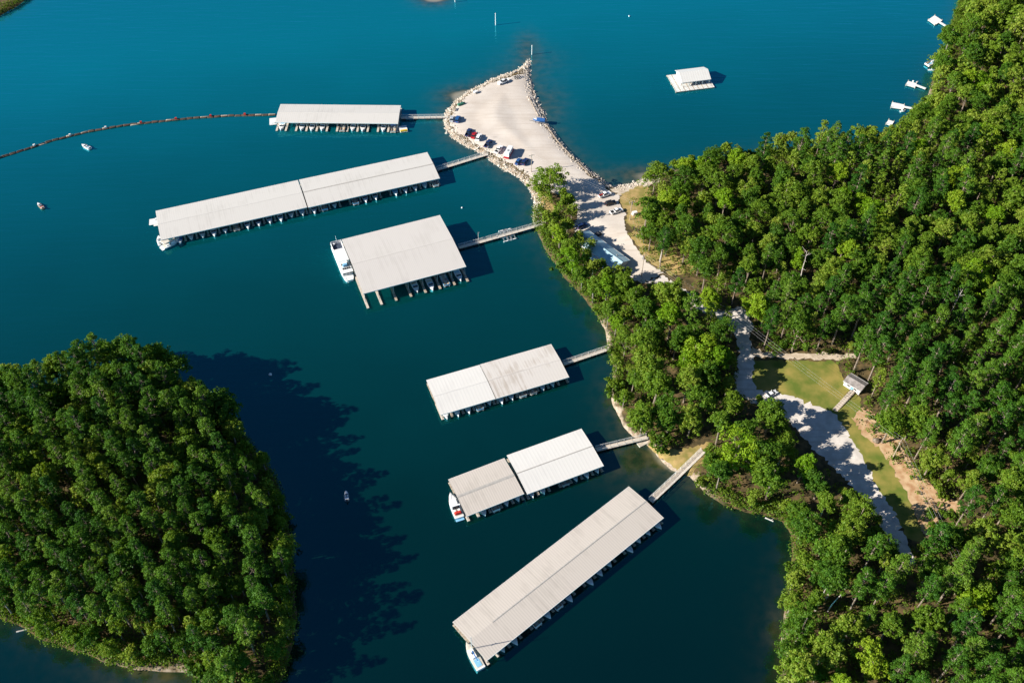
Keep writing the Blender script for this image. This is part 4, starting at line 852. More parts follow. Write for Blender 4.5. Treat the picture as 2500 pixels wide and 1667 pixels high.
t, L = boat_at('rowing_boat', 'reddish flat bottomed boat alone on open water', (106, 510), (91, 495)); runabout(t, 4.8, 1.7, 'tan', 'red', 'open')
t, L = boat_at('rowing_boat', 'little pale boat in the dark shadow of the island', (847, 1219), (845, 1200)); runabout(t, 3.8, 1.6, 'grey', 'ltblue', 'open')
t, L = boat_at('float', 'yellow and white service float at the gangway end of the boom dock', (978, 316), (991, 314), 'platform')
part('deck', MB().box(-1.8, 1.8, -2.4, 2.4, .3, .5).mesh(), 'whitepaint', t); part('fuel_locker', MB().box(-1.6, 1.6, -2.3, -1.2, .5, 1.1, .05, .05).mesh(), 'yellow', t)
t, L = boat_at('float', 'small white float at the boom end of the boom dock', (662, 297), (672, 296), 'platform')
part('deck', MB().box(-1.7, 1.7, -2.6, 2.6, .3, .5).mesh(), 'whitepaint', t); part('locker', MB().box(-.8, .8, -2.0, -1.0, .5, 1.0, .05, .05).mesh(), 'white', t)
def buoy(px, py, s, label):
    p = P(px, py, .2); o = thing('buoy', label, 'buoy', (p.x, p.y, 0)); mb = MB()
    mb.loft([[(r_ * math.cos(a), r_ * math.sin(a), z) for a in np.linspace(0, 2 * math.pi, 9)[:-1]] for r_, z in ((.12 * s, -.25 * s), (.42 * s, 0), (.48 * s, .25 * s), (.3 * s, .5 * s), (.12 * s, .62 * s))]); mb.obj('body', 'whitepaint', o, True)
    MB().tube((0, 0, .6 * s), (0, 0, .95 * s), .05 * s, n=6).obj('post', 'steel', o)
buoy(660, 914, 1.3, 'single white buoy in the island shadow'); buoy(1536, 40, .9, 'tiny white buoy on the open water beyond the floating cabin'); buoy(1128, 507, .8, 'small white buoy between the gangways of two docks')
def marker(px, py, py_top, label):
    p = P(px, py, 0); h = (py - py_top) / (FPX / math.sqrt(p.y ** 2 + CAM_H ** 2) * .87)
    o = thing('marker_pole', label, 'pole', (p.x, p.y, 0)); MB().tube((0, 0, -1), (0, 0, h), .22, .16, n=8).obj('pole', 'whitepaint', o); MB().tube((0, 0, h * .93), (0, 0, h * 1.0 + .05), .25, .2, n=8).obj('cap', 'whitepaint', o)
marker(1210, 62, 36, 'white channel marker pole standing alone in open water'); marker(1298.5, 134, 113, 'white marker pole off the tip of the gravel point'); marker(1111, 6, -6, 'white marker pole beside the submerged sandbar')

# ------------------------------------------------------------------ floating log boom
t = thing('log_boom', 'long curved floating boom of rusty dark logs', 'boom', P(330, 310, 0))
bp = [(-40,398),(0,385),(60,366),(130,343),(215,322),(300,307),(390,297),(470,289),(560,283),(668,281)]
wpts = [P(a, b, .1) for a, b in bp]
me = MB(); me.loft([[(x, r_ * math.cos(a), r_ * math.sin(a)) for a in np.linspace(0, 2 * math.pi, 8)[:-1]] for x, r_ in ((-1.55, .26), (-1.2, .36), (1.2, .34), (1.55, .25))]); lme = me.mesh('log', True)
seg = 0.0; k = 0; tot = sum((wpts[i + 1] - wpts[i]).length for i in range(len(wpts) - 1))
def along(s):
    for i in range(len(wpts) - 1):
        l = (wpts[i + 1] - wpts[i]).length
        if s <= l: return wpts[i].lerp(wpts[i + 1], s / l), heading(wpts[i], wpts[i + 1])
        s -= l
    return wpts[-1], heading(wpts[-2], wpts[-1])
while seg < tot:
    p, h_ = along(seg)
    for s in (-1, 1):
        o = part('log', lme, rnd.choice(['rust', 'dark_wood', 'dark_wood', 'dark_wood', 'wood']), t, p - t.location + Vector((-math.sin(h_), math.cos(h_), 0)) * .36 * s + Vector((0, 0, rnd.uniform(-.05, .15))), (rnd.uniform(0, 6), 0, h_ + rnd.uniform(-.07, .07)), (rnd.uniform(.9, 1.1), rnd.uniform(.7, 1.15), rnd.uniform(.7, 1.15)))
    if k % 5 == 2:
        fl = part('boom_float', shared('bf', lambda: MB().box(-.5, .5, -.4, .4, 0, .7, .08, .08).mesh()), 'whitepaint' if rnd.random() < .7 else 'red', t, p - t.location + Vector((0, .2, .35)), (0, 0, h_))
    seg += 3.15; k += 1

# ------------------------------------------------------------------ gangways
def gangway(label, pts, wd=1.7, rail=True, floats=True, m_='pale_wood'):
    q = []
    for a, b in pts:
        w0 = P(a, b, .9); g = hgt(w0.x, w0.y); q.append(G(a, b, .35) if g > .7 else w0)
    c = q[0]; o = thing('gangway', label, 'gangway', (c.x, c.y, 0))
    for i in range(len(q) - 1):
        a, b = q[i], q[i + 1]; h_ = heading(a, b); L = math.hypot(b.x - a.x, b.y - a.y); n = max(1, int(L / 2.6)); l = L / n
        for k in range(n):
            p = a.lerp(b, (k + .5) / n) - Vector((c.x, c.y, 0)); tilt = -math.atan2(b.z - a.z, L)
            d = part('deck_section', shared(('gs', round(l, 3), wd), lambda: MB().box(-l / 2 + .05, l / 2 - .05, -wd / 2, wd / 2, -.14, 0).mesh()), m_, o, p, (0, tilt, h_))
            for s in (-1, 1):
                if rail:
                    r_ = part('rail', shared(('gr', round(l, 3)), lambda: MB().box(-l / 2, l / 2, -.04, .04, .95, 1.05).box(-l / 2, l / 2, -.03, .03, .48, .54).mesh()), 'whitepaint', d, (0, s * wd * .48, 0))
                    part('rail_post', shared('gp', lambda: MB().box(-.05, .05, -.05, .05, 0, 1.05).mesh()), 'whitepaint', d, (l / 2 - .06, s * wd * .48, 0))
            w0 = a.lerp(b, (k + .5) / n)
            if floats and k % 2 == 0 and hgt(w0.x, w0.y) < 0: part('float', shared(('gf', wd), lambda: MB().box(-.7, .7, -wd * .45, wd * .45, -1.1, -.16).mesh()), 'dark', d)
    return o
gangway('gangway linking the log boom dock to the gravel point', [(979, 288), (1094, 286)])
gangway('gangway linking the longest dock to the gravel point', [(1067, 414), (1190, 376)])
gangway('gangway with two floating racks linking the wide dock to shore', [(1120, 604), (1169, 591), (1325, 548)])
gangway('gangway linking the streaked and clean roofed docks to shore', [(1375, 888), (1488, 850)])
gangway('gangway linking the bright white roofed dock to shore', [(1455, 1097), (1580, 1068)])
gangway('long sloping gangway linking the long tan dock to the sandy clearing', [(1588, 1223), (1655, 1160), (1717, 1101)], 2.0)
def rack(px, py, label):
    p = P(px, py, .4); o = thing('floating_rack', label, 'rack', (p.x, p.y, 0), R(20)); MB().box(-1.9, 1.9, -1.4, -1.0, .1, .5).box(-1.9, 1.9, 1.0, 1.4, .1, .5).obj('float', 'whitepaint', o)
    for x in (-1.5, 0, 1.5): MB().box(x - .12, x + .12, -1.5, 1.5, .5, .62).obj('cross_beam', 'steel', o)
for i, (a, b, u) in enumerate(((1230, 567, 'lake side outer'), (1240, 565, 'lake side inner'), (1238, 583, 'cove side outer'), (1248, 580, 'cove side inner'))): rack(a, b, f'white floating rack beside the wide dock gangway, {u} one')
p = G(1572, 1078); t = thing('concrete_slab', 'pale concrete landing slab at the bright white dock gangway', 'slab', p, R(30)); MB().box(-2.6, 2.6, -1.3, 1.3, -.3, .25).obj('slab', 'stone', t); MB().box(2.2, 2.6, -1.3, 1.3, .25, .45).obj('kerb', 'stone', t)

# ------------------------------------------------------------------ vehicles
def wheel(o, x, y, r=.36):
    t = part('wheel', shared(('tyre', r), lambda: MB().tube((0, -.12, 0), (0, .12, 0), r, n=14).mesh()), 'tyre', o, (x, y, r))
    part('rim', shared(('rim', r), lambda: MB().tube((0, -.135, 0), (0, .135, 0), r * .6, n=10).mesh()), 'steel', t)
def body_mesh(prof, wd, chamfer=.1):
    """side profile (x, z_top) lofted with a tucked sill and rounded shoulder"""
    mb = MB(); R_ = []
    n = len(prof)
    for i, (x, z) in enumerate(prof):
        w_ = wd / 2 * (.86 if i in (0, n - 1) else 1.0); R_.append([(x, -w_ * .94, .28), (x, -w_, .45), (x, -w_, z - .14), (x, -w_ * .88, z), (x, w_ * .88, z), (x, w_, z - .14), (x, w_, .45), (x, w_ * .94, .28)])
    mb.loft(R_); return mb.mesh('body')
def glasshouse(x0, x1, x2, x3, zb, zt, wd): return MB().add([(x0, -wd * .45, zb), (x3, -wd * .45, zb), (x3, wd * .45, zb), (x0, wd * .45, zb), (x1, -wd * .37, zt), (x2, -wd * .37, zt), (x2, wd * .37, zt), (x1, wd * .37, zt)],
                                                            [(3,2,1,0),(4,5,6,7),(0,1,5,4),(1,2,6,5),(2,3,7,6),(3,0,4,7)]).mesh('glass')
def car(o, kind, paint):
    if kind == 'sedan': L, W_ = 4.7, 1.8; prof = [(-2.3,.75),(-2.2,.95),(-1.3,1.0),(.8,.98),(2.0,.84),(2.3,.62)]; gh = (-1.75, -1.0, .25, 1.0, .98, 1.43); rf = (-.95, .22)
    elif kind == 'suv': L, W_ = 4.9, 1.95; prof = [(-2.4,.9),(-2.35,1.1),(-1.3,1.12),(.9,1.12),(2.2,1.0),(2.42,.75)]; gh = (-2.3, -2.05, .3, 1.0, 1.1, 1.78); rf = (-2.0, .28)
    elif kind == 'van': L, W_ = 7.2, 2.4; prof = [(-3.6,1.0),(-3.55,1.25),(1.0,1.3),(2.4,1.25),(3.4,1.1),(3.6,.8)]; gh = None; rf = None
    else: L, W_ = 5.8, 2.0; prof = [(-.9,1.08),(-.85,1.14),(.6,1.14),(1.2,1.12),(2.75,1.02),(2.9,.75)]; gh = (-.85, -.6, .55, 1.25, 1.12, 1.85); rf = (-.56, .53)
    part('body', shared(('body', kind), lambda: body_mesh(prof, W_)), paint, o)
    if gh:
        g = part('windows', shared(('gh', kind), lambda: glasshouse(*gh, W_)), 'glass', o)
        part('roof', shared(('rf', kind), lambda: MB().box(rf[0] - .1, rf[1] + .1, -W_ * .385, W_ * .385, gh[5] - .02, gh[5] + .07, .12, .1).mesh()), paint, o)
        for s in (-1, 1):
            part('pillar', shared(('pil', kind), lambda: MB().box(-.06, .06, -.05, .05, gh[4], gh[5]).mesh()), paint, g, ((gh[0] + gh[3]) / 2 - .1, s * W_ * .425, 0), (s * .16, 0, 0))
            part('mirror', shared('mir', lambda: MB().box(-.08, .08, -.13, .13, -.08, .1).mesh()), paint, o, (gh[3] - .25, s * (W_ / 2 + .08), gh[4] + .08))
    if kind == 'pickup':
        bd = part('truck_bed', shared('bed', lambda: MB().box(-2.9, -.95, -.98, -.84, .5, 1.14).box(-2.9, -.95, .84, .98, .5, 1.14).box(-2.9, -2.76, -.84, .84, .5, 1.14).mesh()), paint, o)
        part('bed_floor', shared('bedf', lambda: MB().box(-2.76, -.95, -.84, .84, .55, .68).mesh()), 'dark', bd)
    if kind == 'van':
        part('coach_body', shared('cb', lambda: MB().box(-3.5, 1.7, -1.16, 1.16, 1.26, 3.0, .06, .08).mesh()), 'c_white', o)
        part('overcab', shared('oc', lambda: MB().box(1.72, 2.75, -1.1, 1.1, 2.1, 2.95, .12, .1).mesh()), 'c_white', o); part('windshield', shared('vw', lambda: MB().box(1.72, 2.5, -1.02, 1.02, 1.26, 2.08, .0, .06).mesh()), 'glass', o)
        part('roof_vent', shared('rv', lambda: MB().box(-.5, .5, -.35, .35, 3.0, 3.2, .05, .05).mesh()), 'grey', o, (-1.2, 0, 0))
        for s in (-1, 1): part('stripe', shared('vs', lambda: MB().box(-3.45, 1.65, -.01, .01, 1.5, 1.75).mesh()), 'red', o, (0, s * 1.165, 0))
    wx = L * .31
    for x in (-wx, wx):
        for s in (-1, 1): wheel(o, x, s * (W_ / 2 - .1), .42 if kind in ('pickup', 'van') else .35)
    for s in (-1, 1):
        part('headlight', shared('hl', lambda: MB().box(-.06, .05, -.18, .18, -.09, .09).mesh()), 'lamp', o, (L / 2 - .08, s * W_ * .34, .78)); part('tail_light', shared('tl', lambda: MB().box(-.05, .06, -.12, .12, -.12, .12).mesh()), 'redlamp', o, (-L / 2 + .08 - (.04 if kind == 'pickup' else 0), s * W_ * .38, .85))
def car_at(name, label, kind, paint, rear, front, group=None):
    a = G(*rear); b = G(*front); c = (a + b) / 2; o = thing(name, label, 'car' if kind in ('sedan', 'suv') else ('pickup truck' if kind == 'pickup' else 'camper van'), (c.x, c.y, hgt(c.x, c.y) + .07), heading(a, b), group); car(o, kind, paint); return o
PG = 'vehicles parked on the gravel point'
car_at('parked_car', 'silver car closest to the log boom dock gangway', 'sedan', 'c_silver', (1102.5, 299), (1104.5, 288), PG)
car_at('parked_car', 'blue car second from the log boom dock gangway', 'suv', 'c_blue', (1115, 302), (1120, 287), PG)
car_at('pickup_truck', 'dark blue pickup parked beside a small red car', 'pickup', 'c_navy', (1139, 338), (1149, 317), PG)
car_at('parked_car', 'small red car parked between a blue pickup and a white car', 'sedan', 'c_red', (1154, 341), (1160, 326), PG)
car_at('parked_car', 'white car parked right beside the red car', 'suv', 'c_white', (1165, 347), (1173, 330), PG)
car_at('pickup_truck', 'navy pickup parked at the head of the longest dock gangway', 'pickup', 'c_navy', (1186, 363), (1197, 346), PG)
car_at('pickup_truck', 'white pickup parked between the navy pickup and the camper van', 'pickup', 'c_white', (1212, 376), (1223, 361), PG)
car_at('camper_van', 'white and red camper van, tallest vehicle on the gravel point', 'van', 'c_red', (1235, 392), (1250, 364), PG)
car_at('parked_car', 'blue car parked beside the camper van', 'sedan', 'c_blue', (1260, 406), (1270, 389), PG)
car_at('parked_car', 'dark blue car parked closest to the utility pole', 'suv', 'c_navy', (1276, 406), (1287, 390), PG)
car_at('pickup_truck', 'white pickup hitched to a trailer near the point tip', 'pickup', 'c_white', (1241, 198), (1216, 208))
car_at('pickup_truck', 'white pickup with a red load in its bed', 'pickup', 'c_white', (1462, 483), (1490, 474))
p = G(1467, 480); t = thing('kayak', 'red kayak lying in the bed of a white pickup', 'kayak', (p.x, p.y, p.z + 1.05), heading(G(1462, 483), G(1490, 474))); part('hull', MB().loft([[(x, b, .1), (x, b * .6, -.15), (x, -b * .6, -.15), (x, -b, .1), (x, -b * .5, .2), (x, b * .5, .2)] for x, b in ((-1.2, .06), (-.8, .35), (0, .42), (.8, .35), (1.2, .06))]).mesh(), 'red', t); part('seat_well', MB().box(-.35, .35, -.2, .2, .19, .215).mesh(), 'dark', t)
car_at('parked_car', 'black car parked in dappled shade between two white pickups', 'suv', 'c_black', (1478, 502), (1503, 495))
car_at('pickup_truck', 'plain white pickup parked nearest the electrical cabinet', 'pickup', 'c_white', (1491, 523), (1518, 514))
car_at('parked_car', 'dark car half hidden under trees by the pale roofed building', 'suv', 'c_navy', (1409, 560), (1432, 549))
car_at('parked_car', 'black car parked against the long side of the pale roofed building', 'sedan', 'c_black', (1448, 582), (1466, 571))
car_at('parked_car', 'white car glimpsed between trees beside the gravel road', 'sedan', 'c_white', (1876, 968), (1890, 960))

def trailer(o, L=5.2, W_=1.9):
    part('frame', MB().box(-L / 2, L / 2 - 1.2, -W_ / 2, -W_ / 2 + .1, .45, .58).box(-L / 2, L / 2 - 1.2, W_ / 2 - .1, W_ / 2, .45, .58).box(-L / 2, -L / 2 + .1, -W_ / 2, W_ / 2, .45, .58).box(L / 2 - 1.3, L / 2 - 1.2, -W_ / 2, W_ / 2, .45, .58).mesh(), 'steel', o)
    part('drawbar', MB().box(L / 2 - 1.25, L / 2 + .9, -.06, .06, .43, .55).mesh(), 'steel', o)
    for s in (-1, 1): wheel(o, -.5, s * (W_ / 2 + .14), .32)
def at_ground(name, label, cat, rear, front): a = G(*rear); b = G(*front); c = (a + b) / 2; return thing(name, label, cat, (c.x, c.y, hgt(c.x, c.y) + .07), heading(a, b))
t = at_ground('boat_trailer', 'empty dark boat trailer hitched behind the white pickup at the tip', 'trailer', (1273, 188), (1245, 197)); trailer(t)
for k in range(4): part('bunk', MB().box(-.12, .12, -.9, .9, .58, .78).mesh(), 'dark', t, (-2.2 + k * .9, 0, 0))
t = at_ground('boat_trailer', 'boat trailer standing at the east edge of the gravel point', 'trailer', (1328, 302), (1300, 297)); trailer(t, 6.5, 2.0)
a = G(1328, 302); b = G(1300, 297); c = (a + b) / 2
t = thing('motorboat', 'white and blue motorboat sitting on the trailer at the east edge', 'boat', (c.x + .4, c.y, hgt(c.x, c.y) + .95), heading(a, b)); runabout(t, 5.6, 2.2, 'blue', 'ltblue', 'cover', 'blue')
t = at_ground('boat_trailer', 'little white trailer by the stones on the northwest lot edge', 'trailer', (1159, 229), (1168, 225)); trailer(t, 3.2, 1.5); part('load_box', MB().box(-1.4, .4, -.7, .7, .58, 1.1, .05, .05).mesh(), 'white', t)
t = at_ground('rowing_boat', 'upturned green rowing boat on the gravel by the boom dock', 'boat', (1122, 258), (1132, 254)); part('hull', hull_mesh(4.0, 1.5, .5), 'green', t).rotation_euler = (math.pi, 0, 0); t.location.z += .75; part('keel_strip', MB().box(-1.8, 1.6, -.04, .04, .24, .32).mesh(), 'teal', t)
t = at_ground('picnic_bench', 'weathered wooden bench by the boom dock landing', 'bench', (1107, 276), (1112, 264)); part('seat', MB().box(-1.2, 1.2, -.25, .25, .42, .5).mesh(), 'wood', t); part('backrest', MB().box(-1.2, 1.2, -.32, -.25, .55, 1.0).mesh(), 'wood', t)
for x in (-1, 1): part('leg', MB().box(-.06, .06, -.25, .25, 0, .42).mesh(), 'wood', t, (x, 0, 0))

# ------------------------------------------------------------------ rail fence on the east side of the point
fp = [(1291,238),(1302,262),(1314,285)], [(1334,308),(1347,328),(1362,348),(1378,366),(1392,381),(1402,390)], [(1410,399),(1420,409),(1432,421),(1440,432)]
for k, pl in enumerate(fp):
    q = [G(a, b) for a, b in pl]; o = thing('rail_fence', ['low log rail fence near the point tip', 'low log rail fence south of the parked trailer', 'low log rail fence by the neck of the point'][k], 'fence', q[0], 0)
    for i in range(len(q) - 1):
        a, b = q[i] - q[0], q[i + 1] - q[0]; n = 2
        for j in range(n + (1 if i == len(q) - 2 else 0)):
            pp = a.lerp(b, j / n); part('post', shared('fpost', lambda: MB().tube((0, 0, -.3), (0, 0, 1.05), .11, n=6).mesh()), 'dark_wood', o, pp)
        r_ = part('rail', MB().tube(a + Vector((0, 0, .75)), b + Vector((0, 0, .75)), .085, n=6).mesh(), 'wood', o); part('rail', MB().tube(a + Vector((0, 0, .35)), b + Vector((0, 0, .35)), .075, n=6).mesh(), 'wood', o)

# ------------------------------------------------------------------ poles and wires
def upole(px, py, h, label, arm=True, rz=R(40), can=False, m_='wood'):
    p = G(px, py); o = thing('utility_pole', label, 'pole', p, rz); part('pole', MB().tube((0, 0, -1), (0, 0, h), .19, .12, n=8).mesh(), m_, o)
    if arm:
        c = part('crossarm', MB().box(-1.3, 1.3, -.07, .07, h - .7, h - .55).mesh(), m_, o)
        for x in (-1.15, 0, 1.15): part('insulator', shared('ins', lambda: MB().tube((0, 0, 0), (0, 0, .28), .07, n=6).mesh()), 'white', c, (x, 0, h - .55))
    if can: part('transformer', MB().tube((.3, .32, h - 2.2), (.3, .32, h - 1.2), .28, n=9).mesh(), 'steel', o)
    return p + Vector((0, 0, h - .3))
w1 = upole(1297, 420, 9.5, 'tall utility pole at the neck of the gravel point', True, R(20))
w2 = upole(1538, 537, 10, 'utility pole on the grass verge beside the parking area', True, R(20), True)
w3 = upole(1566, 675, 11, 'utility pole beside the lane past the pale roofed building', True, R(70), True)
w4 = upole(1783, 826, 12, 'utility pole at the fork of road and dirt track', True, R(50))
w5 = upole(2177, 1122, 11, 'utility pole standing on the bare dirt bank', True, R(50))
g_ = G(2330, 1450); w6 = upole(2330, 1450, 11, 'utility pole hidden in the trees below the lawn', True, R(60))
p = G(1191, 380); o = thing('lamp_post', 'slim white lamp post at the longest dock landing', 'lamp post', p); part('pole', MB().tube((0, 0, -.3), (0, 0, 5), .1, .07, n=7).mesh(), 'whitepaint', o); part('lamp_head', MB().box(-.1, .7, -.15, .15, 4.9, 5.05, .03, .03).mesh(), 'steel', o); part('base', MB().box(-.5, .5, -.5, .5, -.1, .25, .05, .05).mesh(), 'stone', o)
p = P(1168, 586, .9); o = thing('lamp_post', 'thin white post on the wide dock gangway', 'lamp post', p); part('pole', MB().tube((0, 0, -.2), (0, 0, 4), .08, .06, n=6).mesh(), 'whitepaint', o); part('lamp_head', MB().box(-.1, .5, -.1, .1, 3.95, 4.08).mesh(), 'steel', o)
def wires(a, b, label, n=3, sag=.8, spread=1.15):
    o = thing('power_line', label, 'power line', a); d = (b - a); sd_ = Vector((-d.y, d.x, 0)).normalized()
    for k in range(n):
        off = sd_ * ((k - (n - 1) / 2) * spread); mb = MB(); pr = off; N_ = 10
        for i in range(1, N_ + 1):
            t_ = i / N_; q = off + d * t_ - Vector((0, 0, sag * 4 * t_ * (1 - t_))); mb.tube(pr, q, .014, n=4, caps=False); pr = q
        mb.obj('wire', 'cable', o)
wires(w1, w2, 'pair of wires from the point neck pole to the parking pole', 2); wires(w2, w3, 'wires from the parking pole to the lane pole'); wires(w3, w4, 'wires through the trees to the road fork pole'); wires(w4, w5, 'wires crossing the lawn from the road fork to the bank pole'); wires(w5, w6, 'wires running along the gravel road below the bank pole')
p = G(1549, 524); o = thing('electrical_cabinet', 'small white cabinet on the grass verge by the utility pole', 'cabinet', p, R(20)); part('housing', MB().box(-1.0, 1.0, -.7, .7, 0, 1.5, .04, .04).mesh(), 'whitepaint', o); part('door', MB().box(-.85, .85, -.73, -.69, .15, 1.35).mesh(), 'white', o); part('plinth', MB().box(-1.2, 1.2, -.9, .9, -.2, .06).mesh(), 'stone', o)

# ------------------------------------------------------------------ buildings
def house(name, label, a, b, wd, wall_h, rise, roofm, wallm, nwin, ov=.6, doorx=.2, chim=False, base=.0):
    c = (a + b) / 2; L = math.hypot(b.x - a.x, b.y - a.y); z = min(hgt(a.x, a.y), hgt(b.x, b.y), hgt(c.x, c.y)); o = thing(name, label, 'building', (c.x, c.y, z), heading(a, b)); hw = wd / 2
    w_ = part('wall', MB().add([(-L/2,-hw,-.6),(L/2,-hw,-.6),(L/2,hw,-.6),(-L/2,hw,-.6),(-L/2,-hw,wall_h),(L/2,-hw,wall_h),(L/2,hw,wall_h),(-L/2,hw,wall_h),(-L/2,0,wall_h+rise-.1),(L/2,0,wall_h+rise-.1)],
             [(0,1,5,4),(2,3,7,6),(1,2,6,9,5),(3,0,4,8,7),(4,5,9,8),(6,7,8,9)]).mesh(), wallm, o)
    for s in (-1, 1):
        z0 = wall_h - rise * ov / hw
        r_ = part('roof_slope', MB().add([(-L/2-ov, s*(hw+ov), z0), (L/2+ov, s*(hw+ov), z0), (L/2+ov, 0, wall_h+rise), (-L/2-ov, 0, wall_h+rise), (-L/2-ov, s*(hw+ov), z0+.14), (L/2+ov, s*(hw+ov), z0+.14), (L/2+ov, 0, wall_h+rise+.14), (-L/2-ov, 0, wall_h+rise+.14)], [(3,2,1,0),(4,5,6,7),(0,1,5,4),(2,3,7,6),(1,2,6,5),(3,0,4,7)]).mesh(), roofm, o)
        part('gutter', MB().box(-L/2-ov, L/2+ov, -.08, .08, -.1, .06).mesh(), 'whitepaint', r_, (0, s*(hw+ov+.085), z0+.06))
        for k in range(nwin):
            x = -L/2 + L*(k+.7)/(nwin+.4); wn = part('window', MB().box(-.6, .6, -.05, .05, .9, 2.0).mesh(), 'whitepaint', w_, (x, s*(hw+.03), 0)); part('pane', MB().box(-.5, .5, -.02, .02, 1.0, 1.9).mesh(), 'glass', wn, (0, s*.045, 0))
        dr = part('door', MB().box(-.5, .5, -.05, .05, 0, 2.1).mesh(), 'ltblue', w_, (L*doorx, s*(hw+.032), 0)); part('handle', MB().tube((0,-.06,0),(0,.06,0),.05,n=6).mesh(), 'steel', dr, (.38, s*.05, 1.0))
    part('ridge_cap', MB().box(-L/2-ov, L/2+ov, -.18, .18, wall_h+rise+.12, wall_h+rise+.2).mesh(), roofm, o); return o, L
o, L = house('store_building', 'long low building with blue shade-tinted metal roof behind shoreline trees', G(1420, 588), G(1516, 656), 7.0, 3.0, 1.3, 'metalroof', 'siding', 5)
part('porch_roof', MB().box(-L*.2, L*.45, -1.2, 1.2, 2.55, 2.68).mesh(), 'metalroof', o, (0, -5.6, 0))
for k in range(5): part('porch_post', MB().box(-.08,.08,-.08,.08,-.4,2.55).mesh(), 'whitepaint', o, (-L*.18+k*L*.152, -6.6, 0))
part('roof_vent', MB().tube((0,0,3.6),(0,0,4.6),.25,n=8).mesh(), 'grey', o, (L*.32, 1.4, 0))
sa, sb = G(2068, 938), G(2106, 962)
o, L = house('shed', 'small white shed with grey shingle roof at the lawn edge', sa + Vector((0, 1.2, 0)), sb + Vector((0, 1.2, 0)), 4.2, 2.3, .7, 'shingle', 'siding', 2, .35, .02)
q0 = G(2086, 952); q1 = G(2038, 1002); o = thing('boardwalk', 'wooden stepped boardwalk from the gravel road up to the shed', 'boardwalk', (q1.x, q1.y, 0), heading(q1, q0)); LL = math.hypot(q1.x - q0.x, q1.y - q0.y); n = int(LL / .32)
bme = MB().box(-.14, .14, -.85, .85, -.06, 0).mesh()
for k in range(n):
    t_ = k / n; z = q1.z + .15 + (max(q0.z, q1.z) + .7 - q1.z - .15) * t_; part('plank', bme, 'pale_wood' if k % 3 else 'wood', o, (LL * t_, 0, z))
for s in (-1, 1):
    part('stringer', MB().tube((0, 0, q1.z + .05), (LL, 0, q0.z + .62), .08, n=5).mesh(), 'wood', o, (0, s * .8, 0)); part('handrail', MB().tube((LL * .55, 0, q1.z + .6 * (q0.z + .7 - q1.z) + 1.0), (LL, 0, q0.z + 1.6), .05, n=5).mesh(), 'dark_wood', o, (0, s * .85, 0))
    for k in range(4): part('handrail_post', MB().box(-.05, .05, -.05, .05, 0, 1.05).mesh(), 'dark_wood', o, (LL * (.56 + .14 * k), s * .85, q1.z + .1 + (q0.z + .5 - q1.z) * (.56 + .14 * k)))
p = G(2139, 1076); o = thing('boulder', 'dark rounded boulder at the foot of the dirt bank', 'boulder', p); part('rock', MB().loft([[(r_ * math.cos(a) * 1.3, r_ * math.sin(a) * (1 + .2 * math.sin(3 * a)), z) for a in np.linspace(0, 2 * math.pi, 9)[:-1]] for r_, z in ((.9, -.3), (1.1, .3), (.8, .85), (.3, 1.1))]).mesh(smooth=True), 'bark', o); part('chip', MB().box(1.3, 1.8, -.3, .2, -.2, .3, .1, .1).mesh(), 'bark', o)

# floating cabin on a slatted raft
q = [P(1631, 184, .7), P(1650, 225, .7), P(1745, 213, .7)]; fx = (q[2] - q[1]); L = fx.length; fx.normalize(); Wd = (q[0] - q[1]).length; fy = Vector((-fx.y, fx.x, 0)); c = q[1] + fx * L / 2 + fy * Wd / 2
o = thing('floating_cabin', 'white roofed cabin floating alone on a slatted raft', 'boathouse', (c.x, c.y, 0), math.atan2(fx.y, fx.x))
nb = 34; bw = L / nb; bme = MB().box(-bw * .30, bw * .30, -Wd / 2, Wd / 2, .55, .7).mesh()
rf = part('raft_frame', MB().box(-L/2, L/2, -Wd/2, -Wd/2+.4, .1, .54).box(-L/2, L/2, Wd/2-.4, Wd/2, .1, .54).box(-L/2, L/2, -.3, .3, .1, .54).mesh(), 'wood', o)
for k in range(nb): part('plank', bme, 'whitepaint' if k % 4 else 'pale_wood', rf, (-L / 2 + bw * (k + .5), 0, 0))
x0, x1, y0, y1, wh = -L * .27, L * .41, -Wd * .10, Wd * .40, 3.6; ym = (y0 + y1) / 2 - .8
w_ = part('wall', MB().add([(x0,y0,.7),(x1,y0,.7),(x1,y1,.7),(x0,y1,.7),(x0,y0,wh),(x1,y0,wh),(x1,y1,wh),(x0,y1,wh),(x0,ym,wh+1.5),(x1,ym,wh+1.5)], [(0,1,5,4),(2,3,7,6),(1,2,6,9,5),(3,0,4,8,7),(4,5,9,8),(6,7,8,9)]).mesh(), 'whitepaint', o)
for s in (-1, 1):
    e = (y0 - 2.6) if s < 0 else (y1 + .9); ze = wh - .45 if s > 0 else wh - .6
    part('roof_slope', MB().add([(x0-.7,e,ze),(x1+.7,e,ze),(x1+.7,ym,wh+1.62),(x0-.7,ym,wh+1.62),(x0-.7,e,ze+.14),(x1+.7,e,ze+.14),(x1+.7,ym,wh+1.76),(x0-.7,ym,wh+1.76)], [(3,2,1,0),(4,5,6,7),(0,1,5,4),(2,3,7,6),(1,2,6,5),(3,0,4,7)]).mesh(), 'roof_white', o)
for k in range(3): wn = part('window', MB().box(-.9, .9, -.05, .05, 1.4, 2.4).mesh(), 'glass', w_, (x0 + 2.2 + k * 4.0, y0 - .03, 0)); part('frame', MB().box(-1.0, 1.0, -.03, .03, 2.4, 2.5).mesh(), 'white', wn)
part('door', MB().box(-.5, .5, -.05, .05, .7, 2.7).mesh(), 'ltblue', w_, (x1 - 2.0, y0 - .035, 0))
for k in range(5): part('porch_post', MB().box(-.1, .1, -.1, .1, .7, wh - .5).mesh(), 'whitepaint', o, (x0 + (x1 - x0) * k / 4, y0 - 2.3, 0))

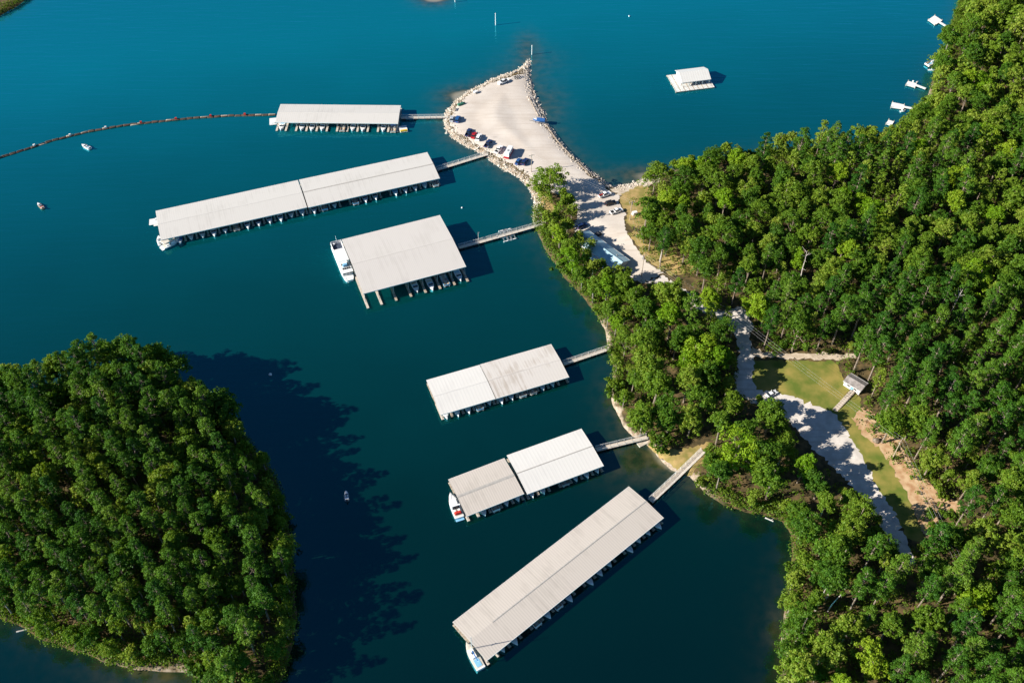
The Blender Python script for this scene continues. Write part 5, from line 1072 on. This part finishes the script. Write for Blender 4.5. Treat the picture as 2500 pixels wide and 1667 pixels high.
# small private jetties under the trees
def jetty(label, plat, walk, extra=None):
    q = [P(a, b, .6) for a, b in plat]; c = sum(q, Vector()) / len(q); o = thing('jetty', label, 'jetty', (c.x, c.y, 0)); lo = [v - c for v in q]
    ux = (lo[1] - lo[0]); n = max(3, int(ux.length / .9)); dv = lo[3] - lo[0] if len(lo) > 3 else Vector((0, -3, 0))
    for k in range(n):
        a = lo[0] + ux * ((k + .06) / n); b = lo[0] + ux * ((k + .94) / n); e = lo[3] + (lo[2] - lo[3]) * ((k + .94) / n); f = lo[3] + (lo[2] - lo[3]) * ((k + .06) / n)
        MB().add([(v.x, v.y, .5) for v in (a, b, e, f)] + [(v.x, v.y, .62) for v in (a, b, e, f)], [(3,2,1,0),(4,5,6,7),(0,1,5,4),(1,2,6,5),(2,3,7,6),(3,0,4,7)]).obj('plank', 'whitepaint', o)
    for v in lo: MB().tube((v.x * .93, v.y * .93, -1.5), (v.x * .93, v.y * .93, 1.3), .13, n=7).obj('pile', 'wood', o)
    MB().tube((lo[0].x * .6, lo[0].y * .6, .1), (lo[2].x * .6, lo[2].y * .6, .1), .4, n=8).obj('float', 'dark', o)
    if walk:
        a = P(*walk[0], .6) - c; b = P(*walk[1], .6) - c; d = (b - a); d.z = 0; sdv = Vector((-d.y, d.x, 0)).normalized() * .75
        MB().add([(*(v.xy), z) for z in (.52, .64) for v in (a - sdv, b - sdv, b + sdv, a + sdv)], [(3,2,1,0),(4,5,6,7),(0,1,5,4),(1,2,6,5),(2,3,7,6),(3,0,4,7)]).obj('walkway', 'whitepaint', o)
    return o, c
jetty('wide jetty with a diagonal walkway farthest along the wooded shore', [(2265, 49.5), (2282, 38), (2301, 50.5), (2282, 62)], ((2290, 52.6), (2319, 70)))
jetty('narrow jetty with two chairs on its platform', [(2210.5, 208), (2217, 198), (2238, 204), (2234.5, 215)], ((2236, 208), (2260, 217)))
jetty('broad pale jetty with a white dinghy beside it', [(2174, 263), (2178, 249.5), (2208.5, 256), (2207, 268)], ((2207, 261), (2232, 266)))
jetty('small jetty half hidden by trees at the inlet corner', [(2162, 303), (2169.5, 292.6), (2183, 297), (2176, 308)], None)
for k, (a, b) in enumerate(((2228, 201), (2238, 203))):
    p = P(a, b, .65); o = thing('deck_chair', 'white chair standing on the narrow jetty', 'chair', p, R(70 + 40 * k), 'chairs on the narrow jetty'); part('seat', MB().box(-.35, .35, -.3, .3, .4, .5).mesh(), 'white', o); part('backrest', MB().box(-.4, -.3, -.3, .3, .5, 1.15).mesh(), 'white', o)
    for x in (-.28, .28):
        for y in (-.25, .25): part('leg', MB().box(-.04, .04, -.04, .04, 0, .4).mesh(), 'white', o, (x, y, 0))
t, L = boat_at('rowing_boat', 'short white dinghy tied beside the broad pale jetty', (2200, 271), (2208, 270)); runabout(t, 2.6, 1.5, 'white', 'cream', 'open')
t, L = boat_at('pontoon_boat', 'white pontoon boat with blue seats moored against the tree lined shore', (2287, 150), (2262, 160)); pontoon(t, 7.2, 3.0, 'white', 'blue', False); part('floor_mat', MB().box(-2.2, 2.0, -.7, .7, .545, .56).mesh(), 'ltblue', t)
t, L = boat_at('rowing_boat', 'white canoe lying beside the pontoon boat on the shore', (2268, 170), (2284, 171)); runabout(t, 3.8, 1.0, 'white', 'cream', 'open')
